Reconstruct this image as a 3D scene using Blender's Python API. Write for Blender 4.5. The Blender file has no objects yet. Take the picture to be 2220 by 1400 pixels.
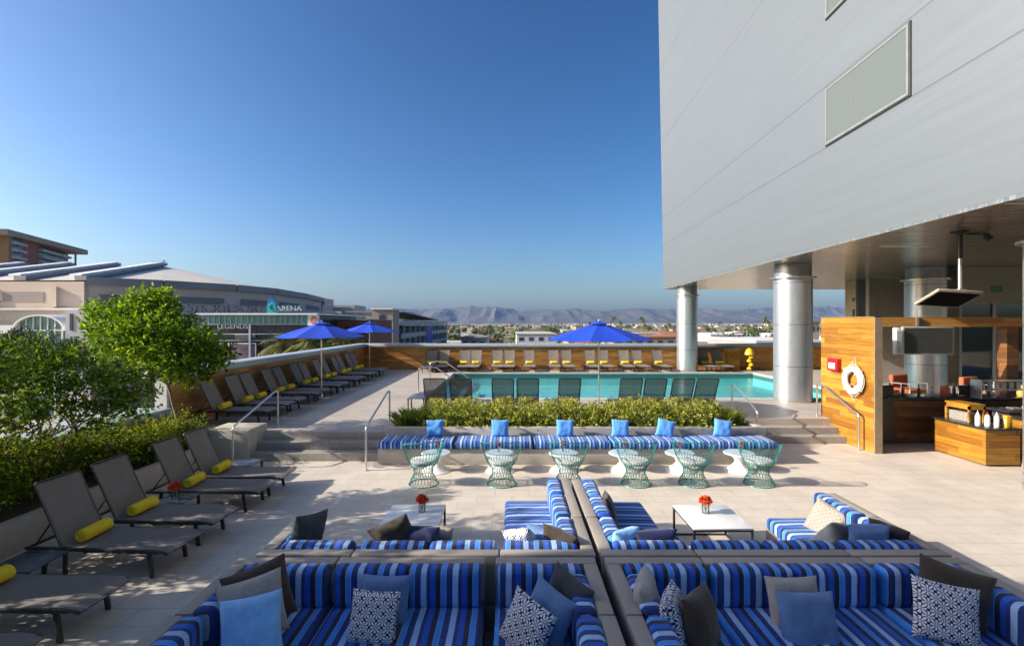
import bpy, bmesh, math, random
from mathutils import Vector, Matrix, noise
random.seed(7)
R = math.radians
PI = math.pi
F = 1050.0
scene = bpy.context.scene
COL = scene.collection

def at(px, py, Y):
    return Vector(((px - 1110) * Y / F, Y, 3 - (py - 700) * Y / F))

# ------------------------------------------------------------------ mesh builder
class MB:
    def __init__(s):
        s.v = []; s.f = []
    def add(s, vs, fs):
        b = len(s.v)
        s.v += [tuple(v) for v in vs]
        s.f += [tuple(b + i for i in f) for f in fs]
        return s
    def box(s, x0, x1, y0, y1, z0, z1, M=None):
        vs = [Vector((x, y, z)) for z in (z0, z1) for x, y in ((x0, y0), (x1, y0), (x1, y1), (x0, y1))]
        if M: vs = [M @ v for v in vs]
        return s.add(vs, [(3, 2, 1, 0), (4, 5, 6, 7), (0, 1, 5, 4), (1, 2, 6, 5), (2, 3, 7, 6), (3, 0, 4, 7)])
    def rbox(s, x0, x1, y0, y1, z0, z1, r=.03, seg=3, puff=0, M=None):
        bm = bmesh.new()
        bmesh.ops.create_cube(bm, size=1)
        for v in bm.verts:
            v.co = Vector(((x0 + x1) / 2 + v.co.x * (x1 - x0), (y0 + y1) / 2 + v.co.y * (y1 - y0), (z0 + z1) / 2 + v.co.z * (z1 - z0)))
        bmesh.ops.bevel(bm, geom=list(bm.edges), offset=r, segments=seg, profile=.5, affect='EDGES')
        if puff:
            bmesh.ops.subdivide_edges(bm, edges=[e for e in bm.edges if e.calc_length() > .12], cuts=5, use_grid_fill=True)
            c = Vector(((x0 + x1) / 2, (y0 + y1) / 2, (z0 + z1) / 2)); h = Vector(((x1 - x0) / 2, (y1 - y0) / 2, (z1 - z0) / 2))
            ax = min(range(3), key=lambda i: h[i])
            for v in bm.verts:
                d = v.co - c; k = 1
                for i in range(3):
                    if i != ax: k *= max(0, 1 - abs(d[i] / h[i]) ** 4)
                v.co[ax] += math.copysign(1, d[ax]) * puff * k * min(1, abs(d[ax]) / h[ax])
                v.co += noise.noise_vector(v.co * 5) * puff * .35
        vs = [M @ v.co if M else v.co.copy() for v in bm.verts]
        bm.verts.index_update()
        fs = [[v.index for v in f.verts] for f in bm.faces]
        bm.free()
        return s.add(vs, fs)
    def tube(s, pts, r, n=8, closed=False, cap=True):
        pts = [Vector(p) for p in pts]; m = len(pts)
        rs = r if isinstance(r, (list, tuple)) else [r] * m
        b = len(s.v); up = None
        for i, p in enumerate(pts):
            if closed: t = pts[(i + 1) % m] - pts[i - 1]
            else: t = pts[min(i + 1, m - 1)] - pts[max(i - 1, 0)]
            t.normalize()
            if up is None:
                up = t.orthogonal().normalized()
            up = (up - t * up.dot(t))
            if up.length < 1e-5: up = t.orthogonal()
            up.normalize(); w = t.cross(up)
            for k in range(n):
                a = 2 * PI * k / n
                s.v.append(tuple(p + (up * math.cos(a) + w * math.sin(a)) * rs[i]))
        for i in range(m if closed else m - 1):
            j = (i + 1) % m
            for k in range(n):
                l = (k + 1) % n
                s.f.append((b + i * n + k, b + i * n + l, b + j * n + l, b + j * n + k))
        if cap and not closed:
            s.f.append(tuple(b + k for k in range(n - 1, -1, -1)))
            s.f.append(tuple(b + (m - 1) * n + k for k in range(n)))
        return s
    def lathe(s, prof, n=24, c=(0, 0, 0), a0=0, a1=2 * PI, M=None):
        b = len(s.v); full = abs(a1 - a0 - 2 * PI) < 1e-4
        cols = n if full else n + 1
        for r, z in prof:
            for k in range(cols):
                a = a0 + (a1 - a0) * k / n
                v = Vector((c[0] + r * math.cos(a), c[1] + r * math.sin(a), c[2] + z))
                s.v.append(tuple(M @ v if M else v))
        for i in range(len(prof) - 1):
            for k in range(n):
                l = (k + 1) % cols
                s.f.append((b + i * cols + k, b + i * cols + l, b + (i + 1) * cols + l, b + (i + 1) * cols + k))
        if full:
            if prof[0][0] > 1e-4: s.f.append(tuple(b + k for k in range(n - 1, -1, -1)))
            if prof[-1][0] > 1e-4: s.f.append(tuple(b + (len(prof) - 1) * cols + k for k in range(n)))
        return s
    def build(s, name, mat, parent=None, smooth=35, loc=None):
        me = bpy.data.meshes.new(name)
        me.from_pydata(s.v, [], s.f)
        me.materials.append(mat)
        if smooth:
            me.polygons.foreach_set('use_smooth', [True] * len(me.polygons))
            me.set_sharp_from_angle(angle=R(smooth))
        me.update()
        o = bpy.data.objects.new(name, me)
        COL.objects.link(o)
        if parent: o.parent = parent
        if loc is not None: o.location = loc
        return o

def tag(o, label=None, cat=None, group=None, kind=None):
    if label: o['label'] = label
    if cat: o['category'] = cat
    if group: o['group'] = group
    if kind: o['kind'] = kind
    return o
def thing(name, label, cat, loc=(0, 0, 0), rz=0, group=None):
    o = bpy.data.objects.new(name, None); COL.objects.link(o)
    o.empty_display_size = .1
    o.location = loc; o.rotation_euler = (0, 0, rz)
    return tag(o, label, cat, group)
def dup(o, loc, rz=None, label=None, group=None):
    def cp(a, par):
        c = a.copy(); COL.objects.link(c); c.parent = par
        for ch in kids.get(a.name, []): cp(ch, c)
        return c
    kids = {}
    def walk(a):
        kids[a.name] = list(a.children)
        for ch in a.children: walk(ch)
    walk(o)
    c = cp(o, None); c.location = loc
    if rz is not None: c.rotation_euler = (0, 0, rz)
    if label: c['label'] = label
    if group: c['group'] = group
    return c
ORD = ['first', 'second', 'third', 'fourth', 'fifth', 'sixth', 'seventh', 'eighth', 'ninth', 'tenth', 'eleventh', 'twelfth', 'thirteenth', 'fourteenth', 'fifteenth', 'sixteenth', 'seventeenth', 'eighteenth', 'nineteenth', 'twentieth']

# ------------------------------------------------------------------ materials
class N:
    def __init__(s, name):
        s.m = bpy.data.materials.new(name); s.m.use_nodes = True
        s.t = s.m.node_tree; s.n = s.t.nodes; s.l = s.t.links
        s.b = s.n['Principled BSDF']; s.out = s.n['Material Output']
    def new(s, typ, **kw):
        n = s.n.new(typ)
        for k, v in kw.items(): setattr(n, k, v)
        return n
    def link(s, a, b): s.l.new(a, b)
    def coord(s, kind='Object', scale=(1, 1, 1), rot=(0, 0, 0), loc=(0, 0, 0)):
        if kind == 'World': o = s.new('ShaderNodeNewGeometry').outputs['Position']
        else: o = s.new('ShaderNodeTexCoord').outputs[kind]
        mp = s.new('ShaderNodeMapping'); s.link(o, mp.inputs[0])
        mp.inputs['Scale'].default_value = scale; mp.inputs['Rotation'].default_value = rot; mp.inputs['Location'].default_value = loc
        return mp.outputs[0]
    def noise(s, vec, scale=5, detail=4, rough=.5):
        n = s.new('ShaderNodeTexNoise'); s.link(vec, n.inputs['Vector'])
        n.inputs['Scale'].default_value = scale; n.inputs['Detail'].default_value = detail; n.inputs['Roughness'].default_value = rough
        return n.outputs['Fac']
    def ramp(s, fac, stops, interp='LINEAR'):
        r = s.new('ShaderNodeValToRGB'); s.link(fac, r.inputs[0]); cr = r.color_ramp; cr.interpolation = interp
        while len(cr.elements) < len(stops): cr.elements.new(.5)
        for e, (p, c) in zip(cr.elements, stops):
            e.position = p; e.color = (*c, 1) if len(c) == 3 else c
        return r.outputs[0]
    def mix(s, fac, a, b, blend='MIX'):
        m = s.new('ShaderNodeMix', data_type='RGBA', blend_type=blend)
        for i, v in ((0, fac), (6, a), (7, b)):
            if hasattr(v, 'node'): s.link(v, m.inputs[i])
            else: m.inputs[i].default_value = v if i == 0 else (*v, 1)
        return m.outputs[2]
    def math(s, op, a, b=None, c=None):
        m = s.new('ShaderNodeMath', operation=op)
        for i, v in enumerate((a, b, c)):
            if v is None: continue
            if hasattr(v, 'node'): s.link(v, m.inputs[i])
            else: m.inputs[i].default_value = v
        return m.outputs[0]
    def bump(s, h, strength=.3, dist=.01):
        b = s.new('ShaderNodeBump'); s.link(h, b.inputs['Height'])
        b.inputs['Strength'].default_value = strength; b.inputs['Distance'].default_value = dist
        s.link(b.outputs[0], s.b.inputs['Normal'])
    def set(s, col=None, rough=None, metal=None, **kw):
        if col is not None:
            if hasattr(col, 'node'): s.link(col, s.b.inputs['Base Color'])
            else: s.b.inputs['Base Color'].default_value = (*col, 1)
        if rough is not None:
            if hasattr(rough, 'node'): s.link(rough, s.b.inputs['Roughness'])
            else: s.b.inputs['Roughness'].default_value = rough
        if metal is not None: s.b.inputs['Metallic'].default_value = metal
        for k, v in kw.items(): s.b.inputs[k.replace('_', ' ')].default_value = v
        return s

def plain(name, col, rough=.6, metal=0, var=.12, scale=6, bump=0, bscale=60, bdist=.004, kind='Object'):
    k = N(name); v = k.coord(kind)
    nz = k.noise(v, scale, 4, .6)
    c = k.ramp(nz, [(.3, tuple(x * (1 - var) for x in col)), (.7, tuple(min(1, x * (1 + var)) for x in col))])
    k.set(c, rough, metal)
    if bump: k.bump(k.noise(v, bscale, 3), bump, bdist)
    return k.m

def tile_mat(name, c1, c2, grout, w=.6, h=.3, rot=0):
    k = N(name); v = k.coord('World', rot=(0, 0, rot))
    b = k.new('ShaderNodeTexBrick'); k.link(v, b.inputs['Vector'])
    b.offset = .5; b.inputs['Scale'].default_value = 1
    b.inputs['Brick Width'].default_value = w; b.inputs['Row Height'].default_value = h
    b.inputs['Mortar Size'].default_value = .004; b.inputs['Mortar Smooth'].default_value = .1; b.inputs['Bias'].default_value = 0
    b.inputs['Color1'].default_value = (*c1, 1); b.inputs['Color2'].default_value = (*c2, 1); b.inputs['Mortar'].default_value = (*grout, 1)
    n1 = k.noise(v, 1.3, 6, .65); n2 = k.noise(v, 26, 4, .6)
    c = k.mix(.55, b.outputs['Color'], k.ramp(n1, [(.3, (.66, .64, .60)), (.62, (1, 1, 1))]), 'MULTIPLY')
    c = k.mix(.25, c, k.ramp(n2, [(.3, (.8, .8, .8)), (.7, (1.0, 1.0, 1.0))]), 'MULTIPLY')
    k.set(c, .55)
    k.bump(b.outputs['Fac'], -.25, .003)
    return k.m
M_tile = tile_mat('floor_tile', (.70, .615, .515), (.655, .575, .48), (.40, .35, .30))
M_tile2 = tile_mat('deck_tile', (.53, .46, .39), (.49, .43, .365), (.36, .32, .28), .6, .3)
M_step = plain('step_stone', (.33, .30, .265), .7, var=.15, scale=14)
M_conc = plain('concrete', (.47, .42, .36), .8, var=.14, scale=3, bump=.15, bscale=40)
M_coping = plain('coping', (.38, .42, .45), .5, metal=.25, var=.06)

def wood_mat(name, base, dark, light, ax='x', plank=.13, gloss=.4):
    # planks stacked along z, grain along the horizontal
    k = N(name); tc = k.new('ShaderNodeNewGeometry').outputs['Position']
    sp = k.new('ShaderNodeSeparateXYZ'); k.link(tc, sp.inputs[0])
    row = k.math('FLOOR', k.math('DIVIDE', sp.outputs[2], plank))
    u = k.math('ADD', sp.outputs[0], sp.outputs[1])
    u2 = k.math('ADD', u, k.math('MULTIPLY', row, 1.37))
    seg = k.math('FLOOR', k.math('DIVIDE', u2, 1.1))
    cv = k.new('ShaderNodeCombineXYZ'); k.link(row, cv.inputs[0]); k.link(seg, cv.inputs[1])
    wn = k.new('ShaderNodeTexWhiteNoise', noise_dimensions='3D'); k.link(cv.outputs[0], wn.inputs['Vector'])
    gv = k.new('ShaderNodeCombineXYZ'); k.link(k.math('MULTIPLY', u2, 1.6), gv.inputs[0]); k.link(k.math('MULTIPLY', sp.outputs[2], 34), gv.inputs[1]); k.link(wn.outputs['Value'], gv.inputs[2])
    g = k.noise(gv.outputs[0], 1, 5, .6)
    c = k.ramp(wn.outputs['Value'], [(0, dark), (.45, base), (1, light)])
    c = k.mix(.85, c, k.ramp(g, [(.3, (.5, .42, .34)), (.55, (1, 1, 1)), (.8, (1.15, 1.1, 1.0))]), 'MULTIPLY')
    fz = k.math('FRACT', k.math('DIVIDE', sp.outputs[2], plank))
    gap = k.math('LESS_THAN', fz, .045)
    c = k.mix(gap, c, (.05, .02, .006))
    k.set(c, gloss)
    k.bump(k.math('SUBTRACT', k.math('MULTIPLY', g, .3), gap), .4, .006)
    return k.m
M_wood = wood_mat('cedar_planks', (.40, .19, .022), (.26, .10, .012), (.52, .28, .04))
M_woodwall = wood_mat('terrace_wall_planks', (.58, .27, .06), (.42, .17, .035), (.66, .34, .09))
M_wooddark = wood_mat('dark_planks', (.22, .09, .03), (.14, .06, .02), (.28, .12, .04))

# facade
def facade_mat():
    k = N('brushed_panels'); pos = k.new('ShaderNodeNewGeometry').outputs['Position']
    sp = k.new('ShaderNodeSeparateXYZ'); k.link(pos, sp.inputs[0])
    v = k.coord('World', scale=(1, .12, 3.2))
    n = k.noise(v, 1.6, 6, .7)
    v2 = k.coord('World', scale=(1, .5, 30)); n2 = k.noise(v2, 1, 3, .7)
    c = k.ramp(n, [(.3, (.178, .195, .203)), (.7, (.20, .22, .229))])
    c = k.mix(.2, c, k.ramp(n2, [(.3, (.82, .82, .82)), (.7, (1.05, 1.05, 1.05))]), 'MULTIPLY')
    j = None
    for z in (7.38, 8.92, 13.3, 17.6, 21.9):
        d = k.math('LESS_THAN', k.math('ABSOLUTE', k.math('SUBTRACT', sp.outputs[2], z)), .016)
        j = d if j is None else k.math('MAXIMUM', j, d)
    c = k.mix(j, c, (.12, .13, .14))
    k.set(c, .42, .55)
    k.b.inputs['Anisotropic'].default_value = .6
    k.bump(n2, .05, .01)
    return k.m
M_facade = facade_mat()
def soffit_mat():
    k = N('soffit_panels'); v = k.coord('World', scale=(.25, 2.2, 1))
    n = k.noise(v, 2.0, 4, .6)
    c = k.ramp(n, [(.3, (.60, .50, .40)), (.7, (.82, .70, .56))])
    k.set(c, .2, .88); k.bump(k.noise(k.coord('World', scale=(.5, 3.2, 1)), 1.6, 3, .55), .8, .05)
    return k.m
M_soffit = soffit_mat()
def colmat():
    k = N('column_steel'); v = k.coord('World', scale=(1, 1, .15)); n = k.noise(v, 18, 3)
    sp = k.new('ShaderNodeSeparateXYZ'); k.link(k.new('ShaderNodeNewGeometry').outputs['Position'], sp.inputs[0])
    fz = k.math('FRACT', k.math('DIVIDE', k.math('SUBTRACT', sp.outputs[2], .28), 1.33))
    c = k.ramp(n, [(.3, (.50, .53, .55)), (.7, (.60, .63, .645))])
    c = k.mix(k.math('LESS_THAN', fz, .012), c, (.15, .16, .17))
    k.set(c, .36, .8); return k.m
M_column = colmat()
M_steel = plain('brushed_steel', (.62, .60, .57), .3, .9, .05)
M_darkmetal = plain('dark_metal', (.035, .035, .037), .45, .3, .1)
M_black = plain('black_plastic', (.015, .015, .017), .4)
km_ = N('matt_black'); km_.set((.006, .006, .006), .9); km_.b.inputs['Specular IOR Level'].default_value = .05; M_matblack = km_.m
M_white = plain('white_paint', (.78, .78, .76), .45, var=.03)
M_whitegloss = plain('white_lacquer', (.82, .81, .78), .25, var=.03)
M_red = plain('red_enamel', (.45, .01, .015), .35)
M_frame = plain('lounger_frame', (.045, .04, .037), .5, .3)
def sling_mat(name, alpha):
    k = N(name); v = k.coord('Object')
    n = k.noise(v, 300, 2); n1 = k.noise(v, 4, 4)
    c = k.ramp(n, [(.3, (.17, .14, .115)), (.7, (.27, .225, .185))])
    c = k.mix(.4, c, k.ramp(n1, [(.3, (.7, .7, .7)), (.7, (1.1, 1.1, 1.1))]), 'MULTIPLY')
    k.set(c, .75); k.b.inputs['Alpha'].default_value = alpha
    return k.m
M_sling = sling_mat('sling_mesh', 1.0)
M_sling2 = sling_mat('sling_mesh_open', .55)
def towel_mat():
    k = N('yellow_terry'); v = k.coord('Object')
    n = k.noise(v, 25, 4); k.set(k.ramp(n, [(.3, (.95, .60, .01)), (.7, (.99, .72, .03))]), .9)
    k.bump(k.noise(v, 160, 3), .6, .006); return k.m
M_towel = towel_mat()
def stripe_mat(name, period):
    k = N(name); tc = k.new('ShaderNodeTexCoord').outputs['Object']
    sp = k.new('ShaderNodeSeparateXYZ'); k.link(tc, sp.inputs[0])
    wob = k.math('MULTIPLY', k.math('SUBTRACT', k.noise(tc, 5, 2), .5), .012)
    f = k.math('FRACT', k.math('DIVIDE', k.math('ADD', k.math('ADD', sp.outputs[0], wob), 20), period))
    LT = (.38, .57, .88); NV = (.012, .04, .19); MB_ = (.05, .29, .86); BK = (.010, .016, .045); RY = (.012, .10, .55); TH = (.36, .46, .58)
    st = [(0, LT), (.17, NV), (.36, TH), (.375, MB_), (.53, TH), (.545, BK), (.70, RY), (.88, NV), (.985, TH)]
    c = k.ramp(f, st, 'CONSTANT')
    n = k.noise(tc, 7, 4); c = k.mix(.5, c, k.ramp(n, [(.3, (.75, .75, .75)), (.7, (1.05, 1.05, 1.05))]), 'MULTIPLY')
    k.set(c, .85); k.b.inputs['Sheen Weight'].default_value = .15
    k.bump(k.noise(tc, 6, 5, .6), .75, .035)
    return k.m
M_stripe = stripe_mat('striped_canvas', .285)
M_stripe_fine = stripe_mat('striped_canvas_narrow', .21)
def wicker_mat():
    k = N('wicker'); v = k.coord('World', scale=(1, 1, 1))
    w = k.new('ShaderNodeTexWave', wave_type='BANDS', bands_direction='X'); k.link(v, w.inputs[0]); w.inputs['Scale'].default_value = 40
    w2 = k.new('ShaderNodeTexWave', wave_type='BANDS', bands_direction='Y'); k.link(v, w2.inputs[0]); w2.inputs['Scale'].default_value = 40
    w3 = k.new('ShaderNodeTexWave', wave_type='BANDS', bands_direction='Z'); k.link(v, w3.inputs[0]); w3.inputs['Scale'].default_value = 30
    h = k.math('ADD', k.math('MULTIPLY', w.outputs['Fac'], w2.outputs['Fac']), w3.outputs['Fac'])
    c = k.ramp(h, [(.2, (.22, .185, .155)), (1.1, (.40, .345, .29))])
    n = k.noise(v, 2.5, 4); c = k.mix(.5, c, k.ramp(n, [(.3, (.8, .8, .8)), (.7, (1.05, 1.03, 1.0))]), 'MULTIPLY')
    k.set(c, .6); k.bump(h, .4, .004); return k.m
M_wicker = wicker_mat()
def fabric(name, col, var=.18):
    k = N(name); v = k.coord('Object')
    n = k.noise(v, 9, 5, .65); n2 = k.noise(v, 140, 2)
    c = k.ramp(n, [(.3, tuple(x * (1 - var) for x in col)), (.7, tuple(x * (1 + var) for x in col))])
    c = k.mix(.3, c, k.ramp(n2, [(.3, (.7, .7, .7)), (.7, (1.1, 1.1, 1.1))]), 'MULTIPLY')
    k.set(c, .85); k.b.inputs['Sheen Weight'].default_value = .2; k.bump(n, .6, .02); return k.m
F_brown = fabric('brown_velvet', (.05, .034, .022)); F_grey = fabric('grey_linen', (.40, .36, .32)); F_sky = fabric('sky_blue_cotton', (.27, .56, .95))
F_slate = fabric('slate_blue_linen', (.12, .22, .42)); F_char = fabric('charcoal_cotton', (.04, .05, .055)); F_navy = fabric('navy_cotton', (.015, .02, .09))
F_benchblue = fabric('bright_blue_cotton', (.10, .34, .82), .1)
def petal_mat(name, bg, fg, cell=.082):
    k = N(name); tc = k.new('ShaderNodeTexCoord').outputs['Object']
    sp = k.new('ShaderNodeSeparateXYZ'); k.link(tc, sp.inputs[0])
    masks = []
    for ox, oz in ((0, 0), (.5, .5)):
        u = k.math('SUBTRACT', k.math('FRACT', k.math('ADD', k.math('DIVIDE', sp.outputs[0], cell), 40 + ox)), .5)
        w = k.math('SUBTRACT', k.math('FRACT', k.math('ADD', k.math('DIVIDE', sp.outputs[2], cell), 40 + oz)), .5)
        r = k.math('SQRT', k.math('ADD', k.math('MULTIPLY', u, u), k.math('MULTIPLY', w, w)))
        th = k.math('ARCTAN2', w, u)
        pet = k.math('GREATER_THAN', k.math('COSINE', k.math('MULTIPLY', th, 8)), -.45)
        band = k.math('MULTIPLY', k.math('LESS_THAN', r, .39), k.math('GREATER_THAN', r, .11))
        m = k.math('MULTIPLY', pet, band)
        m = k.math('MAXIMUM', m, k.math('LESS_THAN', r, .07))
        masks.append(m)
    m = k.math('MAXIMUM', masks[0], masks[1])
    c = k.mix(m, bg, fg); k.set(c, .85); k.bump(k.noise(tc, 9, 4), .5, .02); return k.m
F_petal = petal_mat('navy_petal_print', (.012, .016, .07), (.74, .75, .78), .098)
F_petal2 = petal_mat('beige_petal_print', (.20, .16, .12), (.46, .41, .34), .06)
M_teal = plain('teal_wire', (.02, .24, .22), .4, .1, .1)
M_soil = plain('soil', (.05, .035, .022), .95, var=.3, scale=20, bump=.6)
M_umb = fabric('umbrella_canvas', (.001, .05, .50), .06)
M_umb.node_tree.nodes['Principled BSDF'].inputs['Sheen Weight'].default_value = 0
M_umb.node_tree.nodes['Principled BSDF'].inputs['Subsurface Weight'].default_value = 0
M_floworange = plain('orange_petals', (.75, .09, .01), .6, var=.3, scale=40)
M_stem = plain('green_stem', (.05, .12, .02), .6)
def glass_mat(name, tint=(.9, .95, .95), rough=.02, refl=.25):
    k = N(name); k.n.remove(k.b)
    tr = k.new('ShaderNodeBsdfTransparent'); tr.inputs[0].default_value = (*tint, 1)
    gl = k.new('ShaderNodeBsdfGlossy'); gl.inputs['Roughness'].default_value = rough
    fr = k.new('ShaderNodeFresnel'); fr.inputs[0].default_value = 1.5
    a = k.math('ADD', k.math('MULTIPLY', fr.outputs[0], .8), refl)
    mx = k.new('ShaderNodeMixShader'); k.link(a, mx.inputs[0]); k.link(tr.outputs[0], mx.inputs[1]); k.link(gl.outputs[0], mx.inputs[2])
    k.link(mx.outputs[0], k.out.inputs[0]); return k.m
M_glass = glass_mat('clear_glass', (.92, .95, .95), .02, .05)
M_storeglass = glass_mat('storefront_glass', (.6, .68, .66), .03, .12)
def water_mat():
    k = N('pool_water'); k.n.remove(k.b)
    v = k.coord('World')
    bp = k.new('ShaderNodeBump'); bp.inputs['Strength'].default_value = .35; bp.inputs['Distance'].default_value = .05
    k.link(k.noise(v, 3.5, 3, .5), bp.inputs['Height'])
    tr = k.new('ShaderNodeBsdfTransparent'); tr.inputs[0].default_value = (.66, .95, .95, 1)
    gl = k.new('ShaderNodeBsdfGlossy'); gl.inputs['Roughness'].default_value = .06; k.link(bp.outputs[0], gl.inputs['Normal'])
    fr = k.new('ShaderNodeFresnel'); fr.inputs[0].default_value = 1.33; k.link(bp.outputs[0], fr.inputs['Normal'])
    mx = k.new('ShaderNodeMixShader'); k.link(k.math('MULTIPLY', fr.outputs[0], .45), mx.inputs[0]); k.link(tr.outputs[0], mx.inputs[1]); k.link(gl.outputs[0], mx.inputs[2])
    k.link(mx.outputs[0], k.out.inputs[0]); return k.m
M_water = water_mat()
def basin_mat():
    k = N('pool_plaster'); v = k.coord('World')
    vo = k.new('ShaderNodeTexVoronoi', feature='SMOOTH_F1'); k.link(k.coord('World'), vo.inputs['Vector']); vo.inputs['Scale'].default_value = 2.2
    c = k.ramp(k.noise(v, 1.2, 4), [(.3, (.30, .70, .72)), (.7, (.42, .82, .84))])
    k.set(c, .6); return k.m
M_basin = basin_mat()
def leaf_mat(name, cols, trans=.35):
    k = N(name); g = k.new('ShaderNodeNewGeometry')
    c = k.ramp(g.outputs['Random Per Island'], [(i / (len(cols) - 1), x) for i, x in enumerate(cols)])
    k.set(c, .6); k.b.inputs['Specular IOR Level'].default_value = .25
    tl = k.new('ShaderNodeBsdfTranslucent'); k.link(k.mix(1.0, c, (1.6, 1.7, .6), 'MULTIPLY'), tl.inputs[0])
    mx = k.new('ShaderNodeMixShader'); mx.inputs[0].default_value = trans
    k.link(k.b.outputs[0], mx.inputs[1]); k.link(tl.outputs[0], mx.inputs[2]); k.link(mx.outputs[0], k.out.inputs[0]); return k.m
L_tree = leaf_mat('ficus_leaves', [(.03, .07, .006), (.08, .16, .01), (.17, .27, .012), (.34, .42, .02)], .33)
L_small = leaf_mat('small_tree_leaves', [(.04, .08, .01), (.10, .17, .015), (.19, .25, .02)], .3)
L_shrub = leaf_mat('shrub_leaves', [(.03, .07, .01), (.08, .14, .012), (.16, .22, .02), (.26, .17, .03)], .35)
L_hedge = leaf_mat('hedge_leaves', [(.10, .14, .02), (.24, .27, .04), (.38, .38, .08), (.46, .42, .11)], .3)
L_grass = leaf_mat('grass_blades', [(.10, .16, .02), (.19, .24, .03), (.26, .28, .06)], .3)
L_far = leaf_mat('far_leaves', [(.025, .05, .015), (.05, .085, .025)], .1)
M_bark = plain('bark', (.26, .19, .13), .9, var=.3, scale=20, bump=.5)

# ------------------------------------------------------------------ foliage
def leaf(mb, p, size, d=None, w=.5):
    d = d or Vector((random.gauss(0, 1), random.gauss(0, 1), random.gauss(0, .8)))
    if d.length < 1e-3: d = Vector((0, 0, 1))
    d = d.normalized()
    s = d.cross(Vector((random.gauss(0, 1), random.gauss(0, 1), random.gauss(0, 1))))
    if s.length < 1e-3: s = d.orthogonal()
    s.normalize()
    n = d.cross(s) * size * .12
    mb.add([p, p + d * size * .45 + s * size * w * .5 + n, p + d * size, p + d * size * .45 - s * size * w * .5 + n], [(0, 1, 2, 3)])
def foliage(blobs, n, size, shell=.55, up=.25):
    mb = MB()
    tot = sum(b[3] ** 2 for b in blobs)
    for b in blobs:
        c = Vector(b[:3]); r = b[3]; sq = b[4] if len(b) > 4 else .85
        m = int(n * r * r / tot)
        # sprays: little twigs each bearing several leaves
        for _ in range(max(1, m // 7)):
            d = Vector((random.gauss(0, 1), random.gauss(0, 1), random.gauss(0, 1))).normalized()
            rr = r * (shell + (1 - shell) * random.random()) * (1 + .22 * noise.noise(d * 2.3 + c))
            p = c + Vector((d.x * rr, d.y * rr, d.z * rr * sq))
            dd = (d + Vector((0, 0, up)) + Vector((random.gauss(0, .35), random.gauss(0, .35), random.gauss(0, .3)))).normalized()
            for k in range(7):
                q = p + dd * (k * size * .38) + Vector((random.gauss(0, .22), random.gauss(0, .22), random.gauss(0, .22))) * size
                leaf(mb, q, size * random.uniform(.5, 1.4), dd * .6 + Vector((random.gauss(0, .7), random.gauss(0, .7), random.gauss(0, .6))))
    return mb
def limb(mb, a, b, r0, r1, wob=.06, n=6):
    a = Vector(a); b = Vector(b); L = (b - a).length
    pts = [a.lerp(b, i / n) + Vector((random.gauss(0, 1), random.gauss(0, 1), 0)) * wob * L * (0 if i in (0, n) else .4) for i in range(n + 1)]
    mb.tube(pts, [r0 + (r1 - r0) * i / n for i in range(n + 1)], 8)

# ================================================================== SETTING
GZ = -14.0
def struct(name, mb, mat, smooth=0):
    return tag(mb.build(name, mat, smooth=smooth), kind='structure')

# city ground
def ground_mat():
    k = N('city_ground'); v = k.coord('World')
    n1 = k.noise(v, .012, 6, .7); n2 = k.noise(v, .05, 4, .6)
    c = k.ramp(n1, [(.35, (.10, .11, .05)), (.48, (.24, .19, .13)), (.6, (.32, .27, .20)), (.7, (.13, .13, .08))])
    c = k.mix(.6, c, k.ramp(n2, [(.4, (.45, .5, .35)), (.6, (1.15, 1.05, .95))]), 'MULTIPLY')
    k.set(c, .9); return k.m
g = MB(); g.add([(-15500, -250, GZ), (15500, -250, GZ), (15500, 15500, GZ), (-15500, 15500, GZ)], [(0, 1, 2, 3)])
struct('ground', g, ground_mat())
# street beside the terrace
M_asphalt = plain('asphalt', (.055, .055, .058), .9, var=.2, scale=.6, kind='Object')
M_pave = plain('pavement', (.35, .33, .31), .85, var=.12, scale=1.0)
r = MB(); r.box(-32, -18, -100, 330, GZ - .05, GZ + .05)
struct('street', r, M_asphalt)
r = MB(); r.box(-17.95, -8.6, -100, 330, GZ - .05, GZ + .17); r.box(-60, -32.05, -100, 330, GZ - .05, GZ + .17)
struct('pavement', r, M_pave)
r = MB()
for y in range(0, 320, 9): r.box(-25.08, -24.92, y, y + 3, GZ + .054, GZ + .058)
struct('road_markings', r, M_white)

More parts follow.
